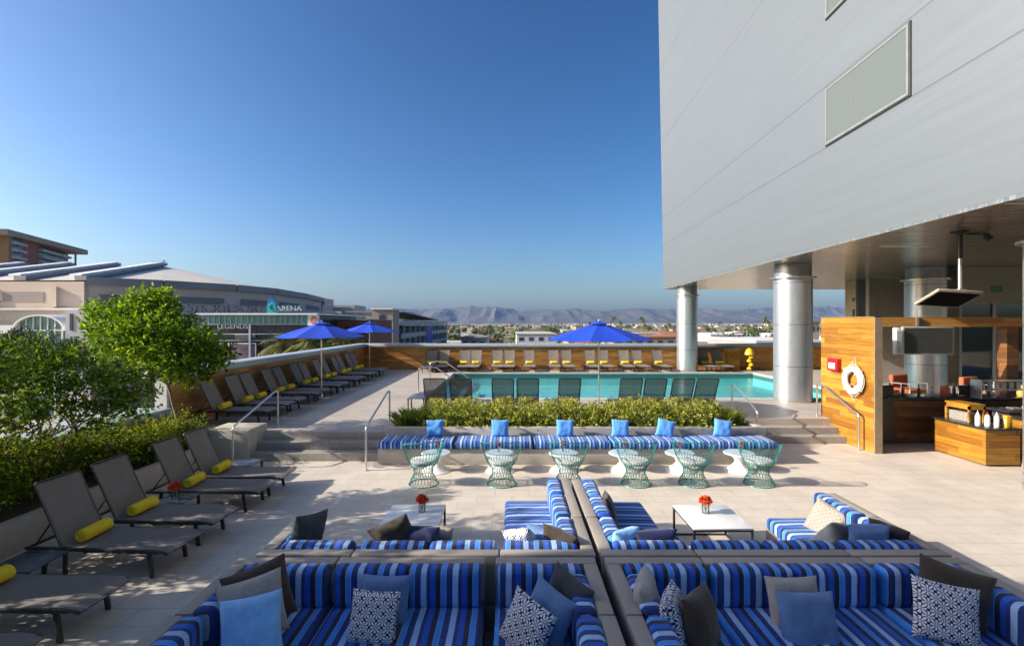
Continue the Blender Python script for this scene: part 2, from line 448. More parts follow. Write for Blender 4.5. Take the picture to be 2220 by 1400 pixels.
# mountains
SKY = [(-2500, 672), (-500, 670), (200, 676), (500, 672), (760, 673), (800, 670), (850, 667), (900, 672), (960, 669), (1010, 666), (1040, 663.5), (1075, 664), (1100, 669), (1125, 674), (1160, 671), (1215, 671), (1250, 668.5), (1275, 672), (1310, 674), (1345, 669.5), (1380, 668), (1420, 671), (1470, 671), (1520, 669), (1560, 672), (1600, 676), (1650, 678), (1720, 682), (1800, 686), (1900, 688), (2300, 690), (4500, 680)]
SKY2 = [(1000, 690), (1400, 684), (1500, 678), (1580, 674), (1620, 670), (1660, 668), (1700, 671), (1740, 667), (1790, 664), (1840, 669), (1950, 672), (2300, 668), (4500, 672)]
def mountain(name, sky, D0, D1, seed, col, colb):
    def hz(px):
        for (a, ya), (b, yb) in zip(sky, sky[1:]):
            if a <= px <= b: return 700 - (ya + (yb - ya) * (px - a) / (b - a))
        return 12
    mb = MB(); cols = 560; rows = 26
    p0, p1 = max(-2000, sky[0][0]), 4200
    for j in range(rows + 1):
        t = j / rows
        for i in range(cols + 1):
            px = p0 + (p1 - p0) * i / cols
            X = (px - 1110) * D1 / F
            Y = D0 + (D1 - D0) * min(t, 1.0) * 1.0
            hmax = 17 + hz(px) * D1 / F
            nn = noise.fractal(Vector((X * .0024 + seed, t * .9, seed)), .75, 2.2, 6)
            rid = 1 - abs(noise.noise(Vector((X * .003 + seed, t * .7, 3.3)))) * 2.4
            k = t ** 1.3 * (1 + (1 - t) * (1.3 * nn + .9 * rid - .25))
            z = GZ - 1 + hmax * max(0, min(k, 1.0 + .05 * nn))
            if t == 1: z = GZ - 1 + hmax * (1 + .11 * noise.fractal(Vector((X * .005, seed, 0)), .7, 2.1, 6))
            mb.v.append((X, Y + nn * 150 * (1 - t), z))
    W = cols + 1
    for j in range(rows):
        for i in range(cols): mb.f.append((j * W + i, j * W + i + 1, (j + 1) * W + i + 1, (j + 1) * W + i))
    b = len(mb.v)
    for i in range(cols + 1):
        x, y, z = mb.v[rows * W + i]; mb.v.append((x, y + 1500, GZ - 1))
    for i in range(cols): mb.f.append((rows * W + i, rows * W + i + 1, b + i + 1, b + i))
    k = N(name + '_rock'); v = k.coord('World', scale=(1, .3, 1)); n = k.noise(v, .006, 8, .7)
    k.set(k.ramp(n, [(.3, tuple(x * 1.1 for x in colb)), (.7, tuple(x * 1.0 for x in col))]), .95)
    struct(name, mb, k.m)
mountain('mountain_range', SKY, 9000, 11500, 1.7, (.10, .09, .085), (.035, .035, .04))
mountain('far_mountain_range', SKY2, 12600, 13800, 8.1, (.10, .095, .095), (.05, .05, .055))

# terrace slabs
lo = MB()
lo.box(-7.9, -6.4, -4, 13.1, -.3, -.004)
lo.box(-6.4, 8.4, -4, 13.1, -.3, 0); lo.box(8.4, 32, -4, 13.1, -.3, 0)
struct('terrace_floor', lo, M_tile)
PX0, PX1, PY0, PY1 = -2.9, 12.0, 16.0, 24.1
up = MB()
up.box(-7.95, -5.7, 12.3, 26.2, -.29, .5)
up.box(-7.95, -5.7, 11.3, 12.3, -.29, .5)
up.box(-5.7, -2.85, 11.43, 26.2, -.29, .5)
up.box(-5.7, -2.85, 11.13, 11.43, .02, .5)
up.box(-2.85, 5.72, 12.15, PY0, .02, .5)
up.box(5.72, 8.34, 12.67, PY0, .02, .5)
up.box(8.34, 32, 13.1, PY0, .02, .5)
up.box(-2.85, 32, PY1, 26.2, -.29, .5)
up.box(PX1, 32, PY0, PY1, -.29, .5)
struct('upper_deck', up, M_tile2)
st = MB()
for x0, x1, y in ((-5.7, -2.85, 10.53), (5.72, 8.34, 12.07)):
    st.rbox(x0, x1, y, y + .6, .003, .1667, .008, 2); st.rbox(x0, x1, y + .3, y + .6, .168, .3333, .008, 2)
struct('steps', st, M_step)
# pool
pb = MB()
pb.box(PX0, PX1, PY0, PY1, -.25, -.1)
pb.box(PX0 - .02, PX0 + .004, PY0, PY1, -.1, .42); pb.box(PX1 - .004, PX1 + .02, PY0, PY1, -.1, .42)
pb.box(PX0, PX1, PY1 - .004, PY1 + .02, -.1, .42); pb.box(PX0, PX1, PY0 - .02, PY0 + .004, -.1, .42)
for i in range(3): pb.box(PX0, PX0 + .5 * (3 - i), 17, 21, -.1 + i * .13, -.1 + (i + 1) * .13)
struct('pool_basin', pb, M_basin)
M_band = plain('pool_tile_band', (.05, .20, .20), .25, var=.2, scale=30)
pt = MB()
pt.box(PX0 + .006, PX1 - .006, PY1 - .02, PY1 - .006, .25, .44); pt.box(PX1 - .02, PX1 - .006, PY0, PY1 - .02, .25, .44)
struct('pool_tile_band', pt, M_band)
wt = MB(); wt.add([(PX0, PY0, .40), (PX1, PY0, .40), (PX1, PY1, .40), (PX0, PY1, .40)], [(0, 1, 2, 3)])
struct('pool_water', wt, M_water)
pc = MB(); e = .3
pc.rbox(PX0 - e, PX1 + e, PY0 - e, PY0 + .03, .46, .53, .012, 2); pc.rbox(PX0 - e, PX1 + e, PY1 - .03, PY1 + e, .46, .53, .012, 2)
pc.rbox(PX0 - e, PX0 + .03, PY0 + .032, PY1 - .032, .46, .53, .012, 2); pc.rbox(PX1 - .03, PX1 + e, PY0 + .032, PY1 - .032, .46, .53, .012, 2)
struct('pool_coping', pc, plain('pale_coping', (.50, .47, .42), .6, var=.08, scale=4))
# podium
pm = MB(); pm.box(-8.35, 32, -6, 26.7, GZ, -1.2)
podium = thing('podium_building', 'pale concrete podium carrying the whole roof terrace', 'building')
pm.build('wall', M_conc, podium, smooth=0)

# perimeter walls
w1 = thing('terrace_wall', 'long plank clad parapet wall with grey coping behind the left loungers', 'wall')
b = MB(); b.box(-8.25, -7.95, 11.2, 26.2, -.3, 1.70); b.build('planks', M_woodwall, w1, smooth=0)
b = MB(); b.rbox(-8.5, -7.83, 11.1, 26.1, 1.70, 1.88, .03, 3); b.build('coping', M_coping, w1)
b = MB(); b.box(-8.2, -7.93, 11.12, 11.198, -.3, 1.698); b.build('end_trim', M_white, w1, smooth=0)
w2 = thing('terrace_wall', 'plank clad parapet wall with grey coping across the far end of the pool', 'wall')
b = MB(); b.box(-8.25, 34, 26.202, 26.5, -.3, 1.70); b.build('planks', M_woodwall, w2, smooth=0)
b = MB(); b.rbox(-8.5, 34, 26.1, 26.75, 1.702, 1.88, .03, 3); b.build('coping', M_coping, w2)
w3 = thing('terrace_wall', 'low plank parapet with grey coping behind the planted bed at left', 'wall')
b = MB(); b.box(-8.25, -7.95, -4, 11.1, -.3, .92); b.build('planks', M_woodwall, w3, smooth=0)
b = MB(); b.rbox(-8.6, -7.75, -4, 11.09, .92, 1.06, .03, 3); b.build('coping', M_coping, w3)

# planters
pl = thing('planter', 'low concrete planter bed running along the left edge', 'planter')
b = MB(); b.rbox(-6.62, -6.48, -4, 10.44, 0, .42, .012, 2); b.build('wall', M_conc, pl)
b = MB(); b.box(-7.94, -6.625, -4, 11.28, 0, .34); b.build('soil', M_soil, pl, smooth=0)
b = MB(); b.rbox(-6.62, -5.702, 10.45, 11.29, 0, .68, .012, 2); tag(b.build('stair_cheek_wall', M_conc), 'square concrete block at the left side of the left steps', 'wall')
pc_ = thing('planter', 'long concrete planter behind the striped bench', 'planter')
b = MB()
b.rbox(-2.85, 5.72, 10.9, 11.05, 0, .65, .012, 2); b.rbox(-2.85, -2.7, 11.052, 11.99, 0, .65, .012, 2); b.rbox(5.57, 5.72, 11.052, 11.99, 0, .65, .012, 2); b.rbox(-2.85, 5.72, 11.992, 12.14, 0, .65, .012, 2)
b.build('wall', M_conc, pc_)
b = MB(); b.box(-2.7, 5.57, 11.053, 11.99, .01, .58); b.build('soil', M_soil, pc_, smooth=0)

# bench
be = thing('bench', 'long concrete bench with blue striped seat cushions', 'bench')
b = MB(); b.rbox(-2.85, 5.62, 10.27, 10.898, 0, .33, .012, 2); b.build('base', M_conc, be)
xs = [-2.86, -1.22, .46, 2.12, 3.78, 5.64]
for a, c in zip(xs, xs[1:]):
    b = MB(); b.rbox(a + .012, c - .012, 10.22, 10.885, .332, .49, .06, 4, .012); b.build('seat_cushion', M_stripe_fine, be)

# ------------------------------------------------------------------ pillows
def pillow_mesh(w=.45, h=.45, t=.075, seed=0):
    mb = MB(); n = 16
    for side in (1, -1):
        b = len(mb.v)
        for j in range(n + 1):
            for i in range(n + 1):
                u = -1 + 2 * i / n; v = -1 + 2 * j / n
                k = max(0, (1 - u ** 4)) ** .6 * max(0, (1 - v ** 4)) ** .6
                pin = 1 - .07 * (1 - u * u) * abs(v) ** 3; pin2 = 1 - .07 * (1 - v * v) * abs(u) ** 3
                nz = noise.noise(Vector((u * 1.6 + seed, v * 1.6, side * 2))) * .018 * k + noise.noise(Vector((u * 5, v * 5, seed))) * .006 * k
                mb.v.append((u * w / 2 * pin2, side * (t * k + .004) + nz, v * h / 2 * pin))
        for j in range(n):
            for i in range(n):
                q = (b + j * (n + 1) + i, b + j * (n + 1) + i + 1, b + (j + 1) * (n + 1) + i + 1, b + (j + 1) * (n + 1) + i)
                mb.f.append(q if side < 0 else q[::-1])
    # seam
    m = (n + 1) ** 2
    ring = [i for i in range(n + 1)] + [(j) * (n + 1) + n for j in range(1, n + 1)] + [n * (n + 1) + i for i in range(n - 1, -1, -1)] + [j * (n + 1) for j in range(n - 1, 0, -1)]
    for a, c in zip(ring, ring[1:] + ring[:1]): mb.f.append((a, c, m + c, m + a))
    return mb
def pillow(mat, loc, yaw, lean, roll, label, size=.45, t=.075, group='throw pillows on the sofas', h=None):
    o = pillow_mesh(size, h or size, t, random.random() * 50).build('pillow', mat, smooth=80)
    o.rotation_mode = 'YXZ'; o.location = loc; o.rotation_euler = (R(lean), R(roll), R(yaw))
    return tag(o, label, 'pillow', group)
bp = [(943, -3), (1084, 0), (1225, 2), (1345, 3), (1443, 14), (1567, 10)]
places = ['leftmost', 'second from left', 'third from left', 'third from right', 'second from right', 'rightmost']
for (px, ro), pn in zip(bp, places):
    X = (px - 1110) * 10.72 / F
    pillow(F_benchblue, (X, 10.73, .665), random.uniform(-4, 4), -16, ro, 'bright blue square pillow standing on the striped bench, ' + pn, .39, .06, 'blue pillows on the bench')

# ------------------------------------------------------------------ sofas
def sofa(label, X, Y, rz, L, D=.92, back=True, left=False, right=False, nback=1, name='sofa_section', cut=0, bl=None):
    """local: x along the back 0..L, back outer face at y=0, facing +y"""
    t = thing(name, label, 'sofa', (X, Y, 0), rz, 'sections of the striped outdoor sofas')
    f = MB()
    f.rbox(.006, L - .006, .0, D, .04, .27, .012, 2)
    for (x, y) in ((.05, .05), (L - .09, .05), (.05, D - .09), (L - .09, D - .09)): f.box(x, x + .04, y, y + .04, 0, .04)
    f.build('base', M_wicker, t)
    RH = .75
    if back:
        f = MB(); f.rbox(.004, L - .004, 0, .13, .272, RH, .012, 2); f.build('back_panel', M_wicker, t)
    x0 = .0; x1 = L
    if left:
        f = MB(); f.rbox(.004, .134, .132 if back else 0, D, .272, RH, .012, 2); f.build('side_panel', M_wicker, t); x0 = .135
    if right:
        f = MB(); f.rbox(L - .134, L - .004, .132 if back else 0, D, .272, RH, .012, 2); f.build('side_panel', M_wicker, t); x1 = L - .135
    f = MB(); f.rbox(x0 + .008, x1 - .008, .14, D - .0, .272, .43, .045, 4, .012); f.build('seat_cushion', M_stripe, t)
    bx0, bx1 = x0 + (.02), x1 - (.02)
    if back:
        w = (bx1 - bx0) / nback
        for i in range(nback):
            f = MB(); f.rbox(bx0 + i * w + .006, bx0 + (i + 1) * w - .006, .137, .31, .425, .775, .05, 4, .014)
            f.build('back_cushion', M_stripe, t)
    for flag, s in ((left, 0), (right, 1)):
        if flag:
            # own local frame so its stripes run across it
            f = MB(); y0 = .33 if back else .02
            f.rbox(y0, D - .01, -.085, .085, .425, .775, .05, 4, .014)
            o = f.build('back_cushion', M_stripe, t)
            o.location = ((.137 + .087) if s == 0 else L - .137 - .087, 0, 0); o.rotation_euler = (0, 0, R(90))
            o.data.transform(Matrix.Scale(1, 4)); 
    return t
# cross of rails: upper row backs at y=4.70, lower row backs at y=4.67
sofa('striped sofa corner at the left end of the far left seating bay', -2.5, 4.70, 0, .93, left=True)
sofa('striped sofa section in front of the dark coffee table, middle of its row', -1.565, 4.70, 0, 1.44, nback=2)
sofa('striped sofa corner of the far left bay against the centre divider', -.12, 4.70, 0, .94, right=True)
sofa('long striped sofa seat in sun left of the centre divider', .82, 5.63, R(90), 1.42, nback=2)
sofa('striped sofa corner of the far right bay against the centre divider', .86, 4.70, 0, .94, left=True)
sofa('striped sofa section in front of the white coffee table, middle of its row', 1.805, 4.70, 0, 1.49, nback=2)
sofa('striped sofa corner at the right end of the far right bay', 3.30, 4.70, 0, .98, right=True)
sofa('striped sofa seat right of the centre divider beside the white coffee table', .86, 7.0, R(-90), 1.36, D=1.0, nback=2)
sofa('striped sofa seat at the far right bay open end, by the beige petal pillow', 4.28, 5.63, R(90), .80)
# lower row, facing the viewer: rotated 180
def low(label, x0, x1, y=4.67, **k):
    return sofa(label, x1, y, R(180), x1 - x0, **k)
low('striped sofa corner of the near left bay, under the light blue pillow', -2.62, -1.66, right=True)
low('striped sofa section of the near left bay under a petal pillow', -1.655, -.25, nback=2)
low('striped sofa corner of the near left bay against the centre divider', -.16, .80, left=True)
low('striped sofa corner of the near right bay against the centre divider', .88, 1.80, right=True)
low('striped sofa section of the near right bay under the grey and steel blue pillows', 1.805, 3.33, nback=2)
low('striped sofa corner at the right end of the near right bay', 3.335, 4.30, left=True)
sofa('striped sofa seat cut by the bottom edge, left side of the near left bay', -2.66, 3.74, R(-90), 1.42, nback=2)
sofa('striped sofa seat cut by the bottom edge, left of the centre divider', .80, 2.32, R(90), 1.42, nback=2)
sofa('striped sofa seat cut by the bottom edge, right of the centre divider', .88, 3.74, R(-90), 1.42, nback=2)
sofa('striped sofa seat at the bottom right corner of the photo', 4.34, 2.32, R(90), 1.42, nback=2)

def pp(mat, px, py, Y, yaw, lean, roll, label, size=.45, t=.08, h=None):
    return pillow(mat, at(px, py, Y), yaw, lean, roll, label, size, t, h=h)
pp(F_brown, 563, 1290, 4.07, 28, -14, -12, 'dark brown pillow at the back of the left stack, near left sofa corner', .50)
pp(F_grey, 548, 1318, 3.90, 22, -16, -9, 'grey beige pillow between brown and light blue ones, near left sofa', .48)
pp(F_sky, 545, 1358, 3.74, 14, -18, -5, 'light sky blue pillow in front at left, near left sofa', .45)
pp(F_slate, 835, 1303, 4.22, -3, -16, 0, 'slate blue pillow behind a petal pillow on the near left sofa', .43)
pp(F_petal, 810, 1338, 3.98, -3, -20, 2, 'navy and white petal pillow in the middle of the near left sofa', .41)
pp(F_char, 1228, 1297, 4.08, -42, -14, 16, 'charcoal pillow leaning in the corner beside the centre divider, near left', .42)
pp(F_slate, 1190, 1330, 3.95, -40, -16, 14, 'slate blue pillow between charcoal and petal pillows near left corner', .42)
pp(F_petal, 1143, 1357, 3.82, -36, -16, 16, 'navy and white petal pillow beside the centre divider, near left sofa', .42)
pp(F_grey, 1405, 1310, 4.05, 70, -12, 0, 'grey pillow seen nearly edge on, near right sofa by centre divider', .46, .09)
pp(F_petal, 1463, 1340, 3.85, 66, -14, 4, 'petal pillow seen edge on between grey and brown pillows', .43)
pp(F_brown, 1518, 1345, 3.80, 48, -16, 4, 'dark brown pillow right of the edge-on petal pillow, near right sofa', .44, .09)
pp(F_grey, 1722, 1312, 4.18, 3, -16, 1, 'pale grey pillow in the middle of the near right sofa', .47)
pp(F_slate, 1752, 1350, 3.98, 0, -18, 1, 'steel blue pillow in front of the pale grey one, near right sofa', .48, .09)
pp(F_brown, 2065, 1292, 4.12, -24, -14, 12, 'dark brown pillow behind the petal pillow at the right sofa corner', .52)
pp(F_petal, 2050, 1328, 3.95, -16, -18, 7, 'large navy and white petal pillow at the right end sofa corner', .47)
# far bays: seen from behind
pp(F_char, 668, 1152, 5.18, 62, 10, 8, 'dark charcoal pillow at left end of the far left sofa', .42)
pp(F_brown, 858, 1166, 5.06, 8, 14, -24, 'dark brown pillow with one corner up behind the dark coffee table sofa', .44)
pp(F_navy, 918, 1176, 5.06, 172, -16, 2, 'navy pillow leaning on the far left sofa back', .40)
pp(F_petal2, 945, 1172, 5.17, 176, -20, -3, 'beige printed pillow beside the navy pillow, far left sofa', .38)
pp(F_petal, 1136, 1176, 5.12, 150, -30, 20, 'small petal pillow in far left corner by the centre divider', .38)
pp(F_slate, 1178, 1176, 5.22, 130, -24, 0, 'slate pillow between petal and brown pillows, far left corner', .38)
pp(F_brown, 1215, 1180, 5.08, 145, -22, -10, 'brown pillow tucked in the corner left of the centre divider', .40)
pp(F_brown, 1322, 1108, 6.15, 82, -16, 6, 'dark brown pillow on the sunlit seat right of the centre divider', .44, .06)
pp(F_sky, 1352, 1176, 5.10, -150, -20, 0, 'light blue pillow in the far right bay beside centre divider', .34)
pp(F_navy, 1418, 1180, 5.12, 184, -28, 4, 'flat navy pillow on the far right sofa, left part', .44)
pp(F_petal2, 1792, 1130, 5.95, -62, -24, 14, 'beige petal print pillow on the right end sofa seat in sun', .44)
pp(F_char, 1828, 1163, 5.35, 160, -44, -16, 'charcoal pillow lying between beige and slate pillows, far right corner', .46)
pp(F_slate, 1882, 1168, 5.12, 165, -22, 6, 'slate blue pillow at the far right sofa corner', .38)
pp(F_brown, 1924, 1166, 5.18, 130, -18, -8, 'brown grey pillow tucked in the far right sofa corner', .36)

# ------------------------------------------------------------------ coffee tables + flowers
def coffee(X, Y, label, top):
    t = thing('coffee_table', label, 'table', (X, Y, 0), 0, 'square coffee tables between the sofas')
    b = MB(); b.rbox(-.38, .38, -.395, .395, .40, .422, .004, 2); b.build('tabletop', top, t)
    for sx in (-1, 1):
        for sy in (-1, 1):
            b = MB(); b.box(sx * .365 - .013, sx * .365 + .013, sy * .38 - .013, sy * .38 + .013, 0, .399); b.build('leg', M_darkmetal, t, smooth=0)
    b = MB()
    for z in (.012, .385):
        for s in (-1, 1):
            b.box(-.351, .351, s * .38 - .011, s * .38 + .011, z - .011, z + .011); b.box(s * .365 - .011, s * .365 + .011, -.366, .366, z - .0105, z + .0105)
    b.build('frame', M_darkmetal, t, smooth=0)
    return t
coffee(-1.32, 6.5, 'square white-topped coffee table in shade, left seating bay', M_whitegloss)
coffee(2.66, 6.48, 'square white coffee table in full sun, right seating bay', M_whitegloss)
def flowers(X, Y, z, label, s=1.0, n=46):
    t = thing('flower_vase', label, 'flowers', (X, Y, z), 0, 'orange flower vases')
    b = MB(); b.lathe([(.0, 0), (.04 * s, .0), (.045 * s, .10 * s), (.041 * s, .10 * s), (.036 * s, .01), (0, .01)], 20); b.build('vase', M_glass, t)
    b = MB()
    for k in range(6):
        a = k * 1.05; b.tube([(0, 0, .015), (.03 * s * math.cos(a), .03 * s * math.sin(a), .12 * s)], .003 * s, 5)
    b.build('stems', M_stem, t)
    b = MB()
    for k in range(n * 6):
        d = Vector((random.gauss(0, 1), random.gauss(0, 1), abs(random.gauss(0, .8)) - .2)).normalized()
        p = Vector((0, 0, .135 * s)) + d * random.uniform(.03, .06) * s
        leaf(b, p, .03 * s, d + Vector((random.gauss(0, .5), random.gauss(0, .5), random.gauss(0, .5))), .8)
    b.build('blossoms', M_floworange, t, smooth=0)
    return t
flowers(-1.23, 6.62, .423, 'orange flowers in a glass on the shaded coffee table', 1.15)
flowers(2.63, 6.58, .423, 'orange flowers in a glass on the sunlit coffee table', 1.15)

# ------------------------------------------------------------------ loungers
def make_lounger(sl, label):
    t = thing('sun_lounger', label, 'sun lounger')
    W = .30
    b = MB()
    for s in (-1, 1):
        b.rbox(0, 1.68, s * W - .018, s * W + .018, .30, .34, .006, 2)
        b.tube([(1.66, s * W, .32), (1.74, s * W, .315), (1.77, s * W * .98, .30)], .018, 8)
    b.rbox(0, .035, -W + .02, W - .02, .305, .335, .005, 1); b.rbox(.44, .475, -W + .02, W - .02, .30, .33, .005, 1)
    b.tube([(1.76, -W, .30), (1.765, 0, .295), (1.76, W, .30)], .018, 8)
    b.build('frame', M_frame, t)
    for x in (.2, 1.5):
        for s in (-1, 1):
            b = MB(); b.rbox(x, x + .045, s * (W - .035) - .018, s * (W - .035) + .018, 0, .302, .006, 2)
            for i in range(len(b.v)):
                v = b.v[i]
                if v[2] < .15: b.v[i] = (v[0] + (.04 if x > 1 else -.03), v[1], v[2])
            b.build('leg', M_frame, t)
    b = MB(); n = 14
    vs = []
    for i in range(n + 1):
        x = .42 + (1.79 - .42) * i / n
        z = .352 - .012 * math.sin(PI * i / n) - (max(0, i - n + 2) ** 2) * .010
        for y in (-W + .004, 0, W - .004): vs.append((x, y, z - (.008 if y == 0 else 0)))
    fs = []
    for i in range(n):
        for j in range(2): fs.append((i * 3 + j, (i + 1) * 3 + j, (i + 1) * 3 + j + 1, i * 3 + j + 1))
    m = len(vs); vs2 = [(x, y, z - .006) for x, y, z in vs]
    b.add(vs + vs2, fs + [tuple(m + i for i in f[::-1]) for f in fs])
    b.build('seat_sling', sl, t, smooth=60)
    P0 = Vector((.43, 0, .35)); P1 = Vector((.09, 0, 1.07)); d = P1 - P0
    b = MB(); n = 10; vs = []
    for i in range(n + 1):
        for y in (-W + .03, 0, W - .03):
            p = P0 + d * (i / n); vs.append((p.x - (.015 if y == 0 else 0), y, p.z))
    fs = [(i * 3 + j, i * 3 + j + 1, (i + 1) * 3 + j + 1, (i + 1) * 3 + j) for i in range(n) for j in range(2)]
    m = len(vs); b.add(vs + [(x - .006, y, z - .003) for x, y, z in vs], fs + [tuple(m + i for i in f[::-1]) for f in fs])
    b.build('backrest', sl, t, smooth=60)
    b = MB(); w = W - .022
    b.tube([P0 + Vector((-.004, -w, 0)), P1 + Vector((-.004, -w, -.01)), P1 + Vector((-.004, -w + .02, .008)), P1 + Vector((-.004, w - .02, .008)), P1 + Vector((-.004, w, -.01)), P0 + Vector((-.004, w, 0))], .015, 8)
    b.build('backrest_frame', M_frame, t)
    b = MB()
    for s in (-1, 1): b.tube([(.29, s * .25, .64), (.07, s * .25, .335)], .010, 6)
    b.tube([(.262, -.25, .64), (.262, .25, .64)], .009, 6)
    b.build('support_strut', M_frame, t)
    return t
def make_towel(label, grp='rolled yellow towels'):
    t = thing('rolled_towel', label, 'towel', group=grp)
    mb = MB(); n = 22; L = .40
    prof = []
    xs_ = [-L / 2, -L / 2 + .012, -L / 4, 0, L / 4, L / 2 - .012, L / 2]
    rs = [.066, .078, .080, .079, .080, .078, .066]
    for x, r0 in zip(xs_, rs):
        for k in range(n):
            a = 2 * PI * k / n; rr = r0 * (1 + .03 * math.sin(3 * a + x * 9)) * (1 - (.06 if math.sin(a) < -.8 else 0))
            mb.v.append((rr * math.cos(a), x, .076 + rr * math.sin(a)))
    for i in range(len(xs_) - 1):
        for k in range(n): mb.f.append((i * n + k, i * n + (k + 1) % n, (i + 1) * n + (k + 1) % n, (i + 1) * n + k))
    mb.f.append(tuple(range(n))); mb.f.append(tuple((len(xs_) - 1) * n + k for k in range(n - 1, -1, -1)))
    mb.build('towel_body', M_towel, t, smooth=60)
    b = MB()
    for s in (-1, 1):
        pts = []
        for i in range(46):
            a = i * .42; rr = .006 + .060 * i / 45
            pts.append((rr * math.cos(a), s * (L / 2 + .002), .076 + rr * math.sin(a)))
        b.tube(pts, .0042, 5)
    b.build('rolled_end', M_towel, t)
    return t
LOW = [(3.86, -5.80, 0), (4.84, -5.80, -1), (6.08, -5.78, -4), (6.85, -5.78, -2), (7.97, -5.80, 0), (8.68, -5.78, 0)]
lname = ['lounger at the bottom left corner, mostly out of the photo', 'lounger in front of the low side table, bottom left', 'lounger with backrest nearest the camera at left', 'lounger beyond the nearest raised backrest at left', 'lounger behind the small flower table at left', 'lounger nearest the left steps on the lower level']
l0 = None; T0 = None
towels = []
def put_lounger(X, Y, Z, rz, label, group, src):
    return dup(src, (X, Y, Z), rz, label, group)
def place_towel(X, Y, Z, rz, label, group, off=.58):
    c, s = math.cos(rz), math.sin(rz)
    global T0
    p = (X + c * off, Y + s * off, Z + .352)
    if T0 is None:
        T0 = make_towel(label, group); T0.location = p; T0.rotation_euler = (0, 0, rz); return T0
    return dup(T0, p, rz + R(random.uniform(-5, 5)), label, group)
for i, (y, x, a) in enumerate(LOW):
    if i == 0:
        l0 = make_lounger(M_sling, 'dark mesh ' + lname[0]); l0.location = (x, y, 0); l0['group'] = 'loungers along the left planter'
    else: put_lounger(x, y, 0, R(a), 'dark mesh ' + lname[i], 'loungers along the left planter', l0)
    if i: place_towel(x, y, 0, R(a), 'yellow towel on the ' + lname[i], 'yellow towels on the lower loungers')
UY = [12.2, 13.25, 13.95, 15.1, 15.8, 17.0, 17.7, 18.9, 19.6, 20.75, 21.4, 22.5, 23.2]
for i, y in enumerate(UY):
    nm = ORD[i] + ' lounger from the left steps in the row along the left wall'
    put_lounger(-7.8, y, .5, R(random.uniform(-2, 2)), 'dark mesh ' + nm, 'loungers along the left plank wall', l0)
    place_towel(-7.8, y, .5, 0, 'rolled yellow towel on the ' + nm.replace(' from the left steps in the row', ''), 'yellow towels by the left plank wall')
FX = [934, 961, 1006, 1032, 1078, 1105, 1148, 1201, 1229, 1281, 1310, 1356, 1384, 1429, 1529, 1561]
for i, px in enumerate(FX):
    X = (px - 1110) * 25.4 / F
    nm = (ORD[i] + ' lounger from the left against the far wall') if i < 14 else ('lounger right of the slim far column, ' + ('left' if i == 14 else 'right') + ' one of the pair')
    put_lounger(X, 26.0, .5, R(-90) + R(random.uniform(-3, 3)), 'taupe ' + nm, 'loungers against the far plank wall', l0)
    place_towel(X, 26.0, .5, R(-90), 'yellow towel on the ' + nm, 'yellow towels by the far wall')
NX = [943, 999, 1090, 1144, 1235, 1367, 1420, 1480, 1532]
p0 = None
for i, px in enumerate(NX):
    X = (px - 1110) * 12.5 / F
    nm = ORD[i] + ' lounger from the left facing the pool behind the shrubs'
    if p0 is None:
        p0 = make_lounger(M_sling2, 'see-through ' + nm); p0.location = (X, 12.3, .5); p0.rotation_euler = (0, 0, R(90)); p0['group'] = 'loungers facing the pool'
    else: put_lounger(X, 12.3, .5, R(90) + R(random.uniform(-2, 2)), 'see-through ' + nm, 'loungers facing the pool', p0)
    place_towel(X, 12.3, .5, R(90), 'yellow towel on the ' + nm, 'yellow towels on the poolside loungers')

# side tables
def side_table(X, Y, Z, label, w=.5, h=.33, mat=None):
    t = thing('side_table', label, 'table', (X, Y, Z), 0, 'small dark side tables')
    b = MB(); b.rbox(-w / 2, w / 2, -w / 2, w / 2, h - .02, h, .004, 2); b.build('tabletop', mat or M_sidetop, t)
    for sx in (-1, 1):
        for sy in (-1, 1):
            b = MB(); q = w / 2 - .03; b.rbox(sx * q - .018, sx * q + .018, sy * q - .018, sy * q + .018, 0, h - .021, .004, 1); b.build('leg', M_frame, t)
    return t
M_sidetop = plain('slate_tabletop', (.09, .10, .13), .25, var=.1)
side_table(-5.45, 5.45, 0, 'low dark side table between the two nearest left loungers')
side_table(-5.12, 7.4, 0, 'dark side table carrying orange flowers between left loungers', .46)
side_table(-5.15, 9.33, 0, 'blue grey side table beside the lounger nearest the left steps', .5)
side_table((905 - 1110) * 14.0 / F, 14.0, .5, 'side table left of the poolside loungers', .5, .36)
side_table((1046 - 1110) * 13.4 / F, 13.4, .5, 'side table between second and third poolside loungers', .46, .36)
side_table((1196 - 1110) * 13.5 / F, 13.5, .5, 'side table left of the middle poolside lounger', .42, .36)
side_table((1336 - 1110) * 13.6 / F, 13.6, .5, 'side table right of the centre umbrella pole', .42, .36)
flowers(-5.12, 7.36, .331, 'orange flowers in a glass between the left loungers', 1.25)

